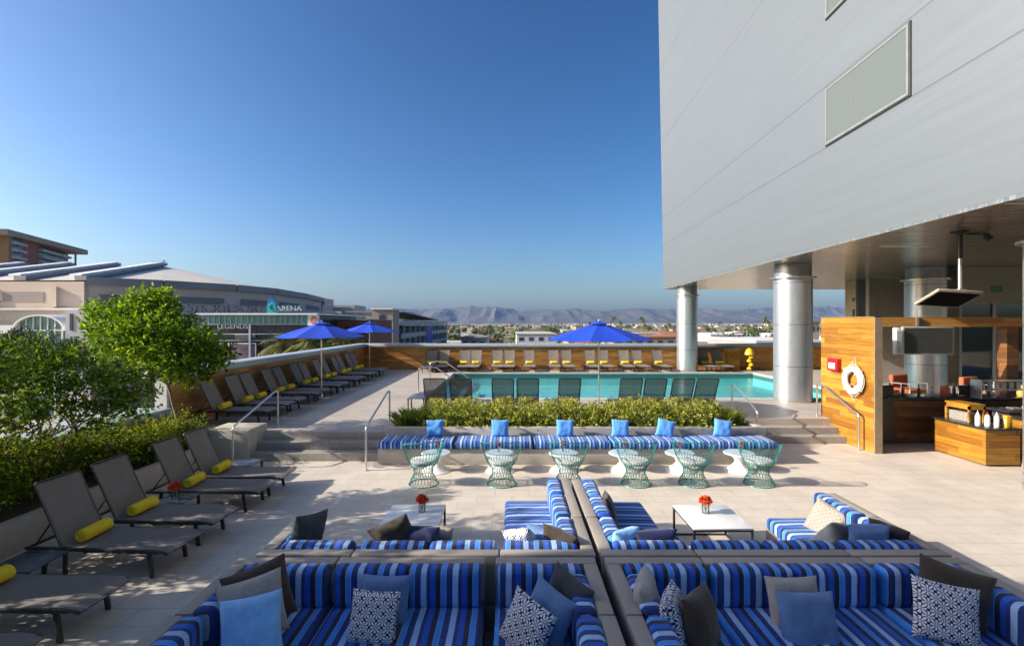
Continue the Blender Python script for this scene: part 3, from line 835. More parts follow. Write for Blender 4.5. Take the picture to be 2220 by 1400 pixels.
# ------------------------------------------------------------------ tulip tables, wire chairs
tt = None
TXS = [-1.54, -.24, 1.05, 2.27, 3.42, 4.62]
TY = 9.85
tn = ['leftmost', 'second from left', 'third from left', 'third from right', 'second from right', 'rightmost']
for i, X in enumerate(TXS):
    lab = 'white hourglass side table before the striped bench, ' + tn[i]
    if tt is None:
        tt = thing('tulip_table', lab, 'table', (X, TY, 0), 0, 'white hourglass tables')
        b = MB(); b.lathe([(0, 0), (.30, 0), (.30, .012), (.24, .035), (.15, .10), (.09, .17), (.085, .20), (.11, .25), (.19, .315), (.30, .35), (.30, .362), (.285, .366)], 36); b.build('pedestal', M_whitegloss, tt)
        b = MB(); b.lathe([(0, .366), (.282, .366), (.286, .370), (.282, .374), (0, .374)], 36); b.build('glass_top', plain('frosted_top', (.50, .62, .66), .12, var=.03), tt)
    else: dup(tt, (X, TY, 0), 0, lab)
    t = thing('bud_vase', 'slim bud vase with red flower on the hourglass table, ' + tn[i], 'flowers', (X + random.uniform(-.05, .05), TY + random.uniform(-.05, .05), .375), 0, 'red flowers on the bench tables')
    b = MB(); b.lathe([(0, 0), (.022, 0), (.024, .04), (.010, .08), (.012, .13), (.008, .13), (.006, .08), (.018, .04), (.0, .005)], 14); b.build('vase', M_glass, t)
    b = MB(); b.tube([(0, 0, .01), (.004, 0, .15)], .004, 5); b.build('stem', M_stem, t)
    b = MB()
    for k in range(120):
        d = Vector((random.gauss(0, 1), random.gauss(0, 1), random.gauss(0, 1))).normalized()
        leaf(b, Vector((.004, 0, .175)) + d * .018, .035, d, .8)
    b.build('blossom', plain('red_petals', (.60, .05, .02), .6, var=.3, scale=60) if i == 0 else bpy.data.materials['red_petals'], t, smooth=0)

def wire_chair(label):
    t = thing('wire_chair', label, 'chair', group='teal wire chairs at the bench tables')
    def rad(z):  # base profile
        pts = [(0, .27), (.08, .235), (.2, .175), (.30, .185), (.40, .255)]
        for (z0, r0), (z1, r1) in zip(pts, pts[1:]):
            if z <= z1: 
                u = (z - z0) / (z1 - z0); u = u * u * (3 - 2 * u)
                return r0 + (r1 - r0) * u
        return pts[-1][1]
    b = MB(); n = 24
    for tw in (1, -1):
        for k in range(n):
            a0 = 2 * PI * k / n
            pts = []
            for i in range(9):
                z = .40 * i / 8; a = a0 + tw * .55 * i / 8; r_ = rad(z)
                pts.append((r_ * math.cos(a), r_ * math.sin(a), z + .005))
            b.tube(pts, .0038, 4, cap=False)
    for z in (.006, .40):
        b.tube([(rad(z) * math.cos(a), rad(z) * math.sin(a), z) for a in [2 * PI * i / 32 for i in range(32)]], .008, 6, closed=True)
    b.tube([(.20 * math.cos(a), .20 * math.sin(a), .14) for a in [2 * PI * i / 28 for i in range(28)]], .005, 5, closed=True)
    b.build('wire_base', M_teal, t)
    b = MB(); m = 20; a0, a1 = R(180 + 10 - 20), R(360 + 10)  # back centred on -y
    def back(a, u):
        k = (math.cos(a - R(270)) + .25) / 1.25
        h = .40 + u * (.30 + .16 * max(0, k) ** .5)
        r_ = .255 + .13 * u ** .8
        return Vector((r_ * math.cos(a), r_ * math.sin(a) - .03 * u, h))
    for tw in (1, -1):
        for k in range(m + 1):
            aa = a0 + (a1 - a0) * k / m
            pts = []
            for i in range(6):
                a = aa + tw * .22 * i / 5
                if a < a0 or a > a1: break
                pts.append(back(a, i / 5))
            if len(pts) > 1: b.tube(pts, .0034, 4, cap=False)
    b.tube([back(a0 + (a1 - a0) * i / 30, 1) for i in range(31)], .010, 6)
    b.tube([back(a0 + (a1 - a0) * i / 30, .5) for i in range(31)], .005, 5)
    for a in (a0, a1): b.tube([back(a, i / 4) for i in range(5)], .009, 6)
    b.build('wire_back', M_teal, t)
    b = MB(); b.lathe([(0, .395), (.22, .395), (.245, .415), (.245, .44), (.225, .462), (.12, .475), (0, .478)], 28); b.build('seat_cushion', M_seatwhite, t)
    return t
kk = N('white_patterned_seat'); vv = kk.coord('Object'); vo = kk.new('ShaderNodeTexVoronoi', feature='DISTANCE_TO_EDGE'); kk.link(vv, vo.inputs['Vector']); vo.inputs['Scale'].default_value = 22
kk.set(kk.ramp(vo.outputs['Distance'], [(.0, (.45, .5, .47)), (.12, (.72, .72, .68))]), .8); M_seatwhite = kk.m
CX = [(918, 24), (1087, 0), (1232, -4), (1378, -10), (1503, -14), (1645, -22)]
wc = None
for i, (px, a) in enumerate(CX):
    Yc = 9.05; X = (px - 1110) * Yc / F
    lab = 'teal wire chair with white seat facing the bench, ' + tn[i]
    if wc is None: wc = wire_chair(lab); wc.location = (X, Yc, 0); wc.rotation_euler = (0, 0, R(a))
    else: dup(wc, (X, Yc, 0), R(a), lab)

# ------------------------------------------------------------------ umbrellas
def umbrella(label, rot=0, rad=1.45):
    t = thing('umbrella', label, 'umbrella', group='blue market umbrellas')
    b = MB(); b.tube([(0, 0, .04), (0, 0, 2.52)], .019, 12); b.build('pole', M_steel, t)
    b = MB(); b.lathe([(0, 0), (.28, 0), (.28, .04), (.05, .06), (.035, .16), (0, .16)], 28); b.build('base', M_steel, t)
    n = 8; zt, ze = 2.50, 2.05
    b = MB(); rings = 7; b0 = 0; sub = 6
    tot = n * sub
    for j in range(rings + 1):
        u = .08 + .92 * j / rings
        for k in range(tot):
            a = 2 * PI * k / tot + rot + R(22.5)
            f = (k % sub) / sub
            c = math.cos(PI / n) / math.cos((f - .5) * 2 * PI / n)
            r_ = rad * u * c
            z = zt - (zt - ze) * (u ** 1.12) - .03 * math.sin(PI * f) * u
            b.v.append((r_ * math.cos(a), r_ * math.sin(a), z))
    for j in range(rings):
        for k in range(tot): b.f.append((j * tot + k, (j + 1) * tot + k, (j + 1) * tot + (k + 1) % tot, j * tot + (k + 1) % tot))
    m = len(b.v)
    for v in b.v[:m]: b.v.append((v[0], v[1], v[2] - .006))
    b.f += [tuple(m + i for i in f[::-1]) for f in b.f[:]]
    b.build('canopy', M_umb, t, smooth=14)
    b = MB()
    for k in range(n):
        a0 = 2 * PI * k / n + rot + R(22.5); a1 = a0 + 2 * PI / n
        b.add([(.30 * math.cos(a0), .30 * math.sin(a0), zt - .035), (.30 * math.cos(a1), .30 * math.sin(a1), zt - .035), (0, 0, zt + .06)], [(0, 1, 2)])
    b.build('vent_cap', M_umb, t, smooth=0)
    b = MB(); b.lathe([(0, zt + .05), (.02, zt + .06), (.018, zt + .09), (0, zt + .10)], 12); b.build('finial', M_white, t)
    for k in range(n):
        a = 2 * PI * k / n + rot + R(22.5)
        b = MB(); b.tube([(.03 * math.cos(a), .03 * math.sin(a), zt - .04), (rad * .98 * math.cos(a), rad * .98 * math.sin(a), ze - .012)], .009, 5)
        b.tube([(.03 * math.cos(a), .03 * math.sin(a), 1.95), (rad * .55 * math.cos(a), rad * .55 * math.sin(a), zt - (zt - ze) * .52 - .02)], .007, 5)
        b.build('rib', M_steel, t)
    return t
u0 = umbrella('blue umbrella between poolside loungers in the middle of the photo', R(4)); u0.location = (2.42, 13.5, .5)
dup(u0, (-6.37, 16.2, .5), R(9), 'blue umbrella at left, the nearer of two along the left wall')
dup(u0, (-7.35, 25.0, .5), R(-4), 'blue umbrella at the far left corner of the terrace')

# ------------------------------------------------------------------ handrails
def rail(label, pts, r=.021, posts=()):
    t = thing('handrail', label, 'handrail', pts[0], 0, 'steel handrails')
    o = Vector(pts[0])
    def rnd(ps):
        ps = [Vector(p) - o for p in ps]; out = [ps[0]]
        for a, b_, c in zip(ps, ps[1:], ps[2:]):
            r0 = min(.08, (b_ - a).length / 2, (c - b_).length / 2)
            p = b_ + (a - b_).normalized() * r0; q = b_ + (c - b_).normalized() * r0
            for k in range(5):
                u = k / 4; out.append(p * (1 - u) ** 2 + b_ * 2 * u * (1 - u) + q * u * u)
        out.append(ps[-1]); return out
    b = MB(); b.tube(rnd(pts), r, 10); b.build('rail_tube', M_steel, t, smooth=60)
    b = MB()
    for p in [pts[0], pts[-1]] + list(posts):
        q = Vector(p) - o; b.lathe([(0, 0), (.045, 0), (.045, .012), (.022, .018)], 16, c=tuple(q))
    b.build('floor_flange', M_steel, t)
    return t
rail('steel handrail at the left side of the left steps', [(-5.68, 9.85, 0), (-5.68, 9.85, .88), (-5.68, 11.6, 1.36), (-5.68, 11.75, 1.36), (-5.68, 11.75, .5)])
rail('steel handrail between the left steps and the striped bench', [(-2.97, 9.85, 0), (-2.97, 9.85, .88), (-2.97, 11.6, 1.36), (-2.97, 11.75, 1.36), (-2.97, 11.75, .5)])
rail('steel handrail at the left side of the right steps', [(5.93, 11.7, 0), (5.93, 11.7, .86), (5.93, 12.9, 1.36), (5.93, 13.05, 1.36), (5.93, 13.05, .5)])
rail('steel handrail beside the plank wall with the life ring', [(8.2, 11.45, 0), (8.2, 11.45, .84), (8.2, 11.6, .88), (8.2, 12.8, 1.36), (8.2, 13.02, 1.36), (8.2, 13.02, .5)], .024)
for Y, lb in ((17.5, 'nearer steel rail curving into the pool at its left end'), (20.0, 'farther steel rail curving into the pool at its left end')):
    rail(lb, [(-3.38, Y, .5), (-3.38, Y, 1.36), (-3.1, Y, 1.42), (-2.75, Y, 1.40), (-1.65, Y, .62), (-1.5, Y, .0)])
rail('bent steel grab rail at the far right end of the pool', [(12.5, 20.6, .5), (12.5, 20.6, 1.25), (12.2, 20.6, 1.3), (11.85, 20.6, 1.1), (11.85, 20.6, .3)])

# ------------------------------------------------------------------ hotel tower
ht = thing('hotel_tower', 'tall silver metal clad hotel block on columns over the right side', 'building')
def fx(Y): return 7.65 + (Y - 7.24) * .0444
Zs, Zt = 4.95, 46
Y0, Y1 = -6.0, 27.3
ln = .0672
b = MB()
b.add([(fx(Y0), Y0, Zs), (34, Y0, Zs), (34, Y1, Zs), (fx(Y1), Y1, Zs), (fx(Y0), Y0, Zt), (34, Y0, Zt), (34, Y1 + ln * (Zt - Zs), Zt), (fx(Y1 + 2.7), Y1 + ln * (Zt - Zs), Zt)],
      [(3, 2, 1, 0), (4, 5, 6, 7), (0, 1, 5, 4), (1, 2, 6, 5), (2, 3, 7, 6), (3, 0, 4, 7)])
b.build('facade', M_facade, ht, smooth=0)
b = MB()
b.add([(fx(Y0), Y0, 4.88), (34, Y0, 4.88), (34, Y1 - .02, 4.88), (fx(Y1) + .0, Y1 - .02, 4.88), (fx(Y0), Y0, 4.948), (34, Y0, 4.948), (34, Y1 - .02, 4.948), (fx(Y1) + .0, Y1 - .02, 4.948)],
      [(3, 2, 1, 0), (4, 5, 6, 7), (0, 1, 5, 4), (1, 2, 6, 5), (2, 3, 7, 6), (3, 0, 4, 7)])
b.build('soffit', M_soffit, ht, smooth=0)
M_wframe = plain('window_frame', (.30, .31, .28), .4, .4)
M_wdark = plain('window_gasket', (.05, .055, .055), .5)
kp = N('window_pane'); kp.set((.135, .15, .135), .12, .0); kp.b.inputs['Specular IOR Level'].default_value = .8; M_pane = kp.m
ang = math.atan2(fx(12) - fx(0), 12)
for z0, z1 in ((7.40, 8.86), (10.55, 12.0), (14.8, 16.25)):
    wy0, wy1 = 9.38, 12.12
    T = Matrix.Translation((fx(wy0), wy0, 0)) @ Matrix.Rotation(R(90) - ang, 4, 'Z')
    L = (wy1 - wy0); h = .05
    # local x along wall, local y outwards is +y(rotated to -X)
    fr = MB(); fr.box(0, L, .0, .03, z0, z1, M=T); w = fr.build('window', M_wdark, ht, smooth=0)
    f2 = MB()
    for (a0_, a1_, c0, c1) in ((.03, L - .03, z0 + .03, z0 + .085), (.03, L - .03, z1 - .085, z1 - .03), (.03, .085, z0 + .087, z1 - .087), (L - .085, L - .03, z0 + .087, z1 - .087)):
        f2.box(a0_, a1_, .031, .05, c0, c1, M=T)
    f2.build('frame', M_wframe, w, smooth=0)
    f3 = MB(); f3.box(.087, L * .62 - .006, .031, .040, z0 + .087, z1 - .087, M=T); f3.box(L * .62 + .006, L - .087, .031, .040, z0 + .087, z1 - .087, M=T)
    f3.build('pane', M_pane, w, smooth=0)
    f4 = MB(); f4.box(L * .62 - .005, L * .62 + .005, .031, .046, z0 + .087, z1 - .087, M=T); f4.build('mullion', M_wframe, w, smooth=0)
# soffit downlight strips
b = MB()
for (px, py, Yl) in ((1962, 534, 11.9), (1920, 606, 20), (1965, 612, 22)):
    X = (px - 1110) * Yl / F; b.box(X - .6, X + .6, Yl - .05, Yl + .05, 4.866, 4.878)
b.build('ceiling_slot', M_white, ht, smooth=0)

def column(X, Y, r_, z0, label):
    t = thing('round_column', label, 'column', (X, Y, z0), 0, 'round steel clad columns')
    H = 4.87 - z0; zr = 4.45 - z0
    b = MB(); b.lathe([(r_, 0), (r_, zr - .02)], 48); b.build('shaft', M_column, t, smooth=60)
    b = MB(); b.lathe([(r_ * .95, zr - .02), (r_ * .95, H)], 48); b.build('neck', M_neck, t, smooth=60)
    b = MB(); b.lathe([(r_ * .96, zr - .03), (r_ * 1.18, zr - .03), (r_ * 1.18, zr + .02), (r_ * .96, zr + .02)], 48); b.build('ring', M_steel, t)
    b = MB(); b.lathe([(r_ + .002, 0), (r_ + .012, 0), (r_ + .012, .10), (r_ + .002, .10)], 48); b.build('base_band', M_steel, t)
    return t
M_neck = plain('column_neck', (.30, .32, .34), .4, .6)
column(9.1, 15.7, .56, .502, 'thick steel clad column standing at the near pool corner')
column(9.15, 25.3, .52, .502, 'slim looking steel clad column beyond the pool, farthest away')
column(14.0, 16.4, .57, .502, 'round column behind the bar with bright lower part')
column(9.72, 8.45, .56, .002, 'round column cut by the right edge of the photo')

# under-croft walls
cw = thing('core_wall', 'grey wall under the hotel block behind the bar with lit end', 'wall')
b = MB(); b.box(15.12, 32, 21.15, 21.8, .502, 4.87); b.build('wall', plain('grey_cladding', (.26, .29, .35), .55, var=.06, scale=1), cw, smooth=0)
b = MB(); b.box(15.0, 15.118, 21.13, 21.82, .502, 4.87); b.build('end_panel', plain('travertine', (.48, .36, .24), .6, var=.15, scale=4), cw, smooth=0)
b = MB(); b.box(14.97, 14.998, 21.2, 21.3, 3.3, 3.6); b.box(14.97, 14.998, 21.2, 21.3, 3.95, 4.1); b.build('vent', M_wdark, cw, smooth=0)
b = MB(); b.box(15.5, 18.0, 21.12, 21.148, 3.25, 3.72); b.build('dark_opening', M_black, cw, smooth=0)
sf = thing('glass_storefront', 'dark glass doors and windows under the grey bulkhead behind the bar', 'storefront')
b = MB(); b.box(14.75, 32, 16.0, 16.4, 3.66, 4.87); b.build('bulkhead', plain('bulkhead_paint', (.30, .31, .28), .6, var=.05), sf, smooth=0)
b = MB(); b.box(14.9, 32, 16.15, 16.19, .52, 3.655); b.build('glass', M_storeglass, sf, smooth=0)
b = MB()
for x in [14.9 + i * 1.15 for i in range(15)]: b.box(x - .035, x + .035, 16.08, 16.14, .52, 3.655)
b.box(14.9, 32, 16.09, 16.135, 2.9, 2.96)
b.build('mullions', M_coping, sf, smooth=0)
b = MB(); b.box(14.75, 32, 20.0, 20.2, .502, 4.86); b.build('inner_wall', plain('lobby_wall', (.34, .31, .27), .8), sf, smooth=0)
es = thing('exit_sign', 'small green exit sign on the bulkhead behind the bar', 'sign', (16.0, 15.96, 4.12))
b = MB(); b.box(-.17, .17, 0, .035, -.10, .10); b.build('sign_plate', plain('sign_green', (.10, .17, .10), .5), es, smooth=0)
def text_mesh(body, size, ext, mat, parent, loc, rot=(R(90), 0, 0), name='lettering', align='CENTER', sx=1):
    cu = bpy.data.curves.new('t', 'FONT'); cu.body = body; cu.size = size; cu.extrude = ext; cu.align_x = align; cu.align_y = 'CENTER'
    o = bpy.data.objects.new('t', cu); COL.objects.link(o)
    dg = bpy.context.evaluated_depsgraph_get()
    me = bpy.data.meshes.new_from_object(o.evaluated_get(dg))
    bpy.data.objects.remove(o); me.name = name
    me.materials.clear(); me.materials.append(mat)
    q = bpy.data.objects.new(name, me); COL.objects.link(q); q.parent = parent; q.location = loc; q.rotation_euler = rot; q.scale = (sx, 1, 1)
    return q
text_mesh('EXIT', .15, .004, plain('exit_letters', (.10, .55, .18), .5), es, (0, -.006, 0))

# ------------------------------------------------------------------ bar
pw = thing('plank_wall', 'bright orange cedar plank wall carrying the life ring', 'wall')
b = MB(); b.box(8.34, 8.50, 11.16, 13.07, 0, 3.13); b.build('planks', M_wood, pw, smooth=0)
b = MB(); b.box(8.335, 8.508, 11.12, 11.158, 0, 3.15); b.box(8.335, 8.508, 11.12, 13.07, 3.132, 3.15); b.build('metal_trim', plain('bronze_trim', (.35, .26, .17), .4, .4), pw, smooth=0)
lr = thing('life_ring', 'white life ring hanging by a rope on the plank wall', 'life ring', (8.30, 11.72, 1.62))
b = MB(); mr, rr = .27, .075
for i in range(40):
    a = 2 * PI * i / 40
    for k in range(14):
        c = 2 * PI * k / 14; q = mr + rr * math.cos(c)
        b.v.append((-.055 + .055 * math.sin(c), q * math.cos(a), q * math.sin(a)))
for i in range(40):
    for k in range(14): b.f.append((i * 14 + k, i * 14 + (k + 1) % 14, ((i + 1) % 40) * 14 + (k + 1) % 14, ((i + 1) % 40) * 14 + k))
b.build('ring', M_white, lr, smooth=80)
b = MB()
pts = []
for i in range(65):
    a = 2 * PI * i / 64; q = .352 + .03 * abs(math.sin(2 * a)); pts.append((-.05, q * math.cos(a + PI / 4), q * math.sin(a + PI / 4)))
b.tube(pts, .008, 6); b.tube([(-.05, -.09, .35), (.02, 0, .56), (-.05, .09, .35)], .007, 6)
b.tube([(-.05, -.12, -.34), (-.03, -.02, -.5), (-.05, .12, -.34)], .007, 6)
b.build('rope', plain('rope', (.55, .5, .42), .9), lr)
b = MB()
for a in (45, 135, 225, 315):
    ca, sa = math.cos(R(a)), math.sin(R(a)); Mt = Matrix.Rotation(R(a), 4, 'X')
    b.rbox(-.115, .006, mr - .085, mr + .085, -.022, .022, .01, 2, M=Mt)
b.build('strap', plain('ring_strap', (.6, .6, .57), .7), lr)
fb = thing('fire_alarm_box', 'red alarm box on the plank wall left of the life ring', 'box', (8.34, 12.45, 1.93))
b = MB(); b.rbox(-.12, -.003, -.19, .19, -.16, .16, .012, 2); b.build('case', M_red, fb)
b = MB(); b.box(-.125, -.121, -.12, .12, -.10, .05); b.build('label_plate', M_white, fb, smooth=0)
# canopy beam + post
pg = thing('bar_pergola', 'plank beam and post framing the bar opening', 'pergola')
b = MB(); b.box(8.51, 14.7, 12.75, 12.95, 2.90, 3.15); b.build('beam', M_woodwall, pg, smooth=0)
b = MB(); b.box(13.0, 13.3, 12.72, 12.98, 0, 2.898); b.build('post', M_wooddark, pg, smooth=0)
b = MB(); b.box(10.62, 10.68, 12.70, 12.748, 2.89, 3.16); b.build('bracket', M_steel, pg, smooth=0)
# bar counter behind
bc = thing('bar_counter', 'dark stone back bar counter beyond the orange serving counter', 'counter')
b = MB(); b.rbox(8.55, 14.0, 12.0, 12.7, 1.08, 1.15, .01, 2); b.rbox(11.2, 14.0, 10.9, 11.45, .96, 1.02, .01, 2); b.build('countertop', plain('dark_stone', (.03, .03, .033), .2, var=.2, scale=12), bc)
b = MB(); b.box(8.58, 9.55, 12.1, 12.65, 0, 1.079); b.build('front_panel', plain('dark_laminate', (.06, .058, .055), .5), bc, smooth=0)
b = MB(); b.box(11.3, 13.9, 11.0, 11.4, 0, .959); b.build('front_panel', bpy.data.materials['dark_laminate'], bc, smooth=0)
b = MB(); b.box(9.552, 13.9, 12.1, 12.65, 0, 1.079); b.build('wood_panel', M_wooddark, bc, smooth=0)
sc_ = thing('serving_counter', 'low orange plank serving counter with dark top in the sun', 'counter')
b = MB(); b.box(9.90, 10.62, 10.12, 11.35, .04, .76); b.build('planks', M_wood, sc_, smooth=0)
b = MB(); b.rbox(9.86, 10.66, 10.08, 11.39, .762, .80, .006, 2); b.build('countertop', bpy.data.materials['dark_stone'], sc_)
sc2 = thing('serving_counter', 'plank fronted counter at the right edge behind the metal stool', 'counter')
b = MB(); b.box(11.0, 13.4, 10.45, 10.85, .04, .90); b.build('planks', M_wood, sc2, smooth=0)
b = MB(); b.rbox(10.96, 13.45, 10.40, 10.88, .902, .94, .006, 2); b.build('countertop', bpy.data.materials['dark_stone'], sc2)
# display case
dc = thing('display_case', 'small orange wood case with open sides on the serving counter', 'box', (10.1, 11.0, .80))
b = MB(); b.box(0, .36, -.3, .3, .36, .40)
for x in (0, .32):
    for y in (-.3, .26): b.box(x, x + .04, y, y + .04, .0, .359)
b.box(0, .36, -.3, .3, .28, .358)
b.build('case_frame', M_wood, dc, smooth=0)
b = MB(); b.box(.05, .31, -.25, .25, .001, .2); b.build('contents', plain('brochures', (.28, .26, .22), .6, var=.7, scale=40), dc, smooth=0)
for i, (x, y) in enumerate(((10.02, 10.42), (10.14, 10.33), (10.26, 10.25))):
    t = thing('squeeze_bottle', 'white bottle on the serving counter, ' + ('left', 'middle', 'right')[i] + ' of three', 'bottle', (x, y, .80), 0, 'white bottles on the serving counter')
    b = MB(); b.lathe([(0, 0), (.042, 0), (.045, .02), (.045, .2), (.03, .24), (.02, .25)], 18); b.build('bottle_body', M_white, t)
    b = MB(); b.lathe([(.022, .25), (.022, .275), (.008, .28), (.006, .32), (0, .32)], 12); b.build('cap', M_red if i == 1 else M_whitegloss, t)
yb = thing('juice_box', 'small yellow box at the right of the white bottles', 'box', (10.45, 10.22, .80))
b = MB(); b.rbox(-.06, .06, -.05, .05, 0, .25, .008, 2); b.build('carton', plain('yellow_card', (.75, .38, .02), .6), yb)
b = MB(); b.box(-.062, -.0605, -.03, .03, .08, .17); b.build('carton_label', M_white, yb, smooth=0)
# bar clutter: glasses, bottles, dispensers
for i in range(14):
    X = 12.2 + (i % 7) * .19; Y = 11.05 + (i // 7) * .2
    t = tag(MB().lathe([(0, 0), (.035, 0), (.042, .17), (.039, .17), (.032, .01), (0, .01)], 14).build('drinking_glass', M_glass if i % 3 else M_whitegloss, loc=(X, Y, 1.02)), 'upturned drinking glass in the cluster at the right end of the bar', 'glass', 'glasses on the bar')
for i in range(10):
    X = 9.2 + i * .36 + random.uniform(-.08, .08); h = random.uniform(.22, .34)
    t = thing('liquor_bottle', 'dark bottle standing on the back bar, ' + ORD[i] + ' from the plank wall', 'bottle', (X, 12.35 + random.uniform(-.12, .12), 1.15), 0, 'bottles on the back bar')
    b = MB(); b.lathe([(0, 0), (.038, 0), (.038, h * .6), (.014, h * .75), (.014, h), (0, h)], 14); b.build('bottle_body', plain('bottle_%d' % i, random.choice([(.03, .08, .05), (.12, .05, .02), (.5, .5, .48), (.05, .05, .08)]), .15), t)
    b = MB(); b.lathe([(.0165, h - .02), (.0165, h + .012), (0, h + .012)], 10); b.build('cap', M_black, t)
for i, X in enumerate((9.35, 11.35)):
    t = thing('bar_till', 'black till screen on the back bar, ' + ('near the plank wall' if i == 0 else 'near the middle of the bar'), 'till', (X, 12.1, 1.15), R(-10))
    b = MB(); b.rbox(-.16, .16, -.02, .02, .05, .30, .01, 2); b.build('screen', M_black, t)
    b = MB(); b.lathe([(0, 0), (.09, 0), (.09, .015), (.03, .02), (.02, .06)], 16); b.build('stand', M_darkmetal, t)
sh = thing('bar_shelf', 'steel shelf with stacked glass racks behind the serving counter', 'shelf', (12.3, 11.9, 0))
b = MB()
for z in (1.16, 1.38): b.box(-.9, .9, -.14, .14, z + .2, z + .215)
b.build('shelf_board', M_steel, sh, smooth=0)
for x in (-.9, .9):
    b = MB(); b.box(x - .012, x + .012, -.14, .14, 1.152, 1.62); b.build('upright', M_steel, sh, smooth=0)
for i in range(9):
    t = thing('cup_stack', 'stack of white cups on the steel bar shelf', 'cups', (11.55 + i * .18, 11.9, 1.376), 0, 'stacks of cups on the bar shelf')
    b = MB()
    for k in range(3): b.lathe([(.03, k * .05), (.045, k * .05 + .07), (.042, k * .05 + .07), (.028, k * .05 + .01)], 14)
    b.build('cups', M_whitegloss, t)
for i, (x, y, c_, lb) in enumerate(((8.9, 12.3, (.55, .55, .55), 'steel ice bucket beside the plank wall on the back bar'), (10.9, 12.2, (.60, .12, .05), 'red juice jug on the back bar'), (12.9, 12.25, (.65, .45, .1), 'amber juice dispenser on the back bar'))):
    t = thing('drink_jug', lb, 'jug', (x, y, 1.151))
    b = MB(); b.lathe([(0, 0), (.09, 0), (.10, .05), (.095, .24), (.07, .28), (0, .28)], 20); b.build('jug_body', plain('jug_%d' % i, c_, .2), t)
    b = MB(); b.tube([(.09, 0, .22), (.15, 0, .2), (.15, 0, .08), (.09, 0, .06)], .01, 6); b.build('handle', M_steel, t)
for i in range(6):
    t = tag(MB().rbox(-.11, .11, -.08, .08, 0, .05 + .02 * (i % 3), .008, 2).build('napkin_stack', M_whitegloss if i % 2 else M_steel, loc=(11.5 + i * .38, 11.1, 1.021)), 'small tray or napkin stack along the front bar shelf', 'tray', 'trays on the bar')
# TV on beam
tv = thing('television', 'flat television with dark screen hanging under the bar beam', 'television', (10.62, 12.35, 2.55), R(-4))
b = MB(); b.rbox(-.62, .62, .0, .08, -.36, .36, .012, 2); b.build('case', plain('silver_case', (.45, .45, .45), .35, .4), tv)
b = MB(); b.box(-.585, .585, -.006, -.001, -.325, .325); b.build('screen', plain('tv_screen', (.045, .047, .045), .18), tv, smooth=0)
b = MB(); b.box(-.05, .05, .08, .3, -.1, .1); b.box(-.03, .03, .24, .3, .1, .36); b.build('mount', M_darkmetal, tv, smooth=0)
sp_ = thing('outdoor_speaker', 'white side panel speaker at the left edge of the bar television', 'speaker', (9.82, 12.3, 2.5))
b = MB(); b.rbox(-.07, .07, 0, .12, -.30, .38, .02, 3); b.build('case', M_white, sp_)
b = MB(); b.box(-.05, .05, -.008, -.001, -.27, .30); b.build('grille', plain('grille', (.45, .45, .44), .7), sp_, smooth=0)
# ceiling screen
tv2 = thing('television', 'tilted television on a long black ceiling pole above the bar', 'television', (9.25, 10.0, 3.45))
b = MB(); b.tube([(.0, 0, 1.43), (.0, 0, .88)], .05, 14); b.lathe([(.05, 1.36), (.16, 1.40), (.16, 1.425), (0, 1.425)], 18); b.build('upper_pole', M_darkmetal, tv2)
b = MB(); b.tube([(.0, 0, .879), (.0, 0, .25)], .035, 12); b.build('lower_pole', M_steel, tv2)
Mt = Matrix.Translation((-.25, 0, .06)) @ Matrix.Rotation(R(62), 4, 'X') @ Matrix.Rotation(R(6), 4, 'Y')
b = MB(); b.rbox(-.50, .50, -.03, .03, -.30, .30, .02, 3, M=Mt); b.build('case', plain('brown_case', (.34, .28, .22), .5), tv2)
b = MB(); b.box(-.46, .46, -.037, -.031, -.26, .26, M=Mt); b.build('screen', M_matblack, tv2, smooth=0)
b = MB(); b.rbox(-.09, .09, -.06, .06, .12, .25, .015, 2); b.build('bracket', M_steel, tv2)
cm = thing('ceiling_fixture', 'small black track fixture on the soffit right of the ceiling pole', 'light fitting', (9.65, 10.0, 4.87))
b = MB(); b.rbox(-.3, .2, -.03, .03, -.06, -.012, .01, 1); b.rbox(.12, .24, -.06, .06, -.14, -.062, .015, 2); b.build('track', M_black, cm)
b = MB(); b.lathe([(0, -.19), (.04, -.18), (.045, -.141), (0, -.141)], 14, c=(.18, 0, 0)); b.build('lens', M_darkmetal, cm)
# stool
sl_ = thing('bar_stool', 'metal framed bar stool at the right edge by the counter', 'stool', (10.72, 9.75, 0), R(12))
b = MB(); b.rbox(-.2, .2, -.2, .2, .74, .77, .01, 2); b.build('seat', M_frame, sl_)
for sx in (-1, 1):
    for sy in (-1, 1):
        b = MB(); b.tube([(sx * .17, sy * .17, .745), (sx * .23, sy * .23, 0)], .014, 8); b.build('leg', M_steel, sl_)
b = MB()
for z, q in ((.25, .211), (.45, .195)):
    b.tube([(-q, -q, z), (q, -q, z), (q, q, z), (-q, q, z)], .010, 6, closed=True)
b.build('footrest', M_steel, sl_)
b = MB(); b.tube([(-.17, .18, .76), (-.19, .24, 1.15), (.19, .24, 1.15), (.17, .18, .76)], .012, 8); b.build('backrest', M_steel, sl_)
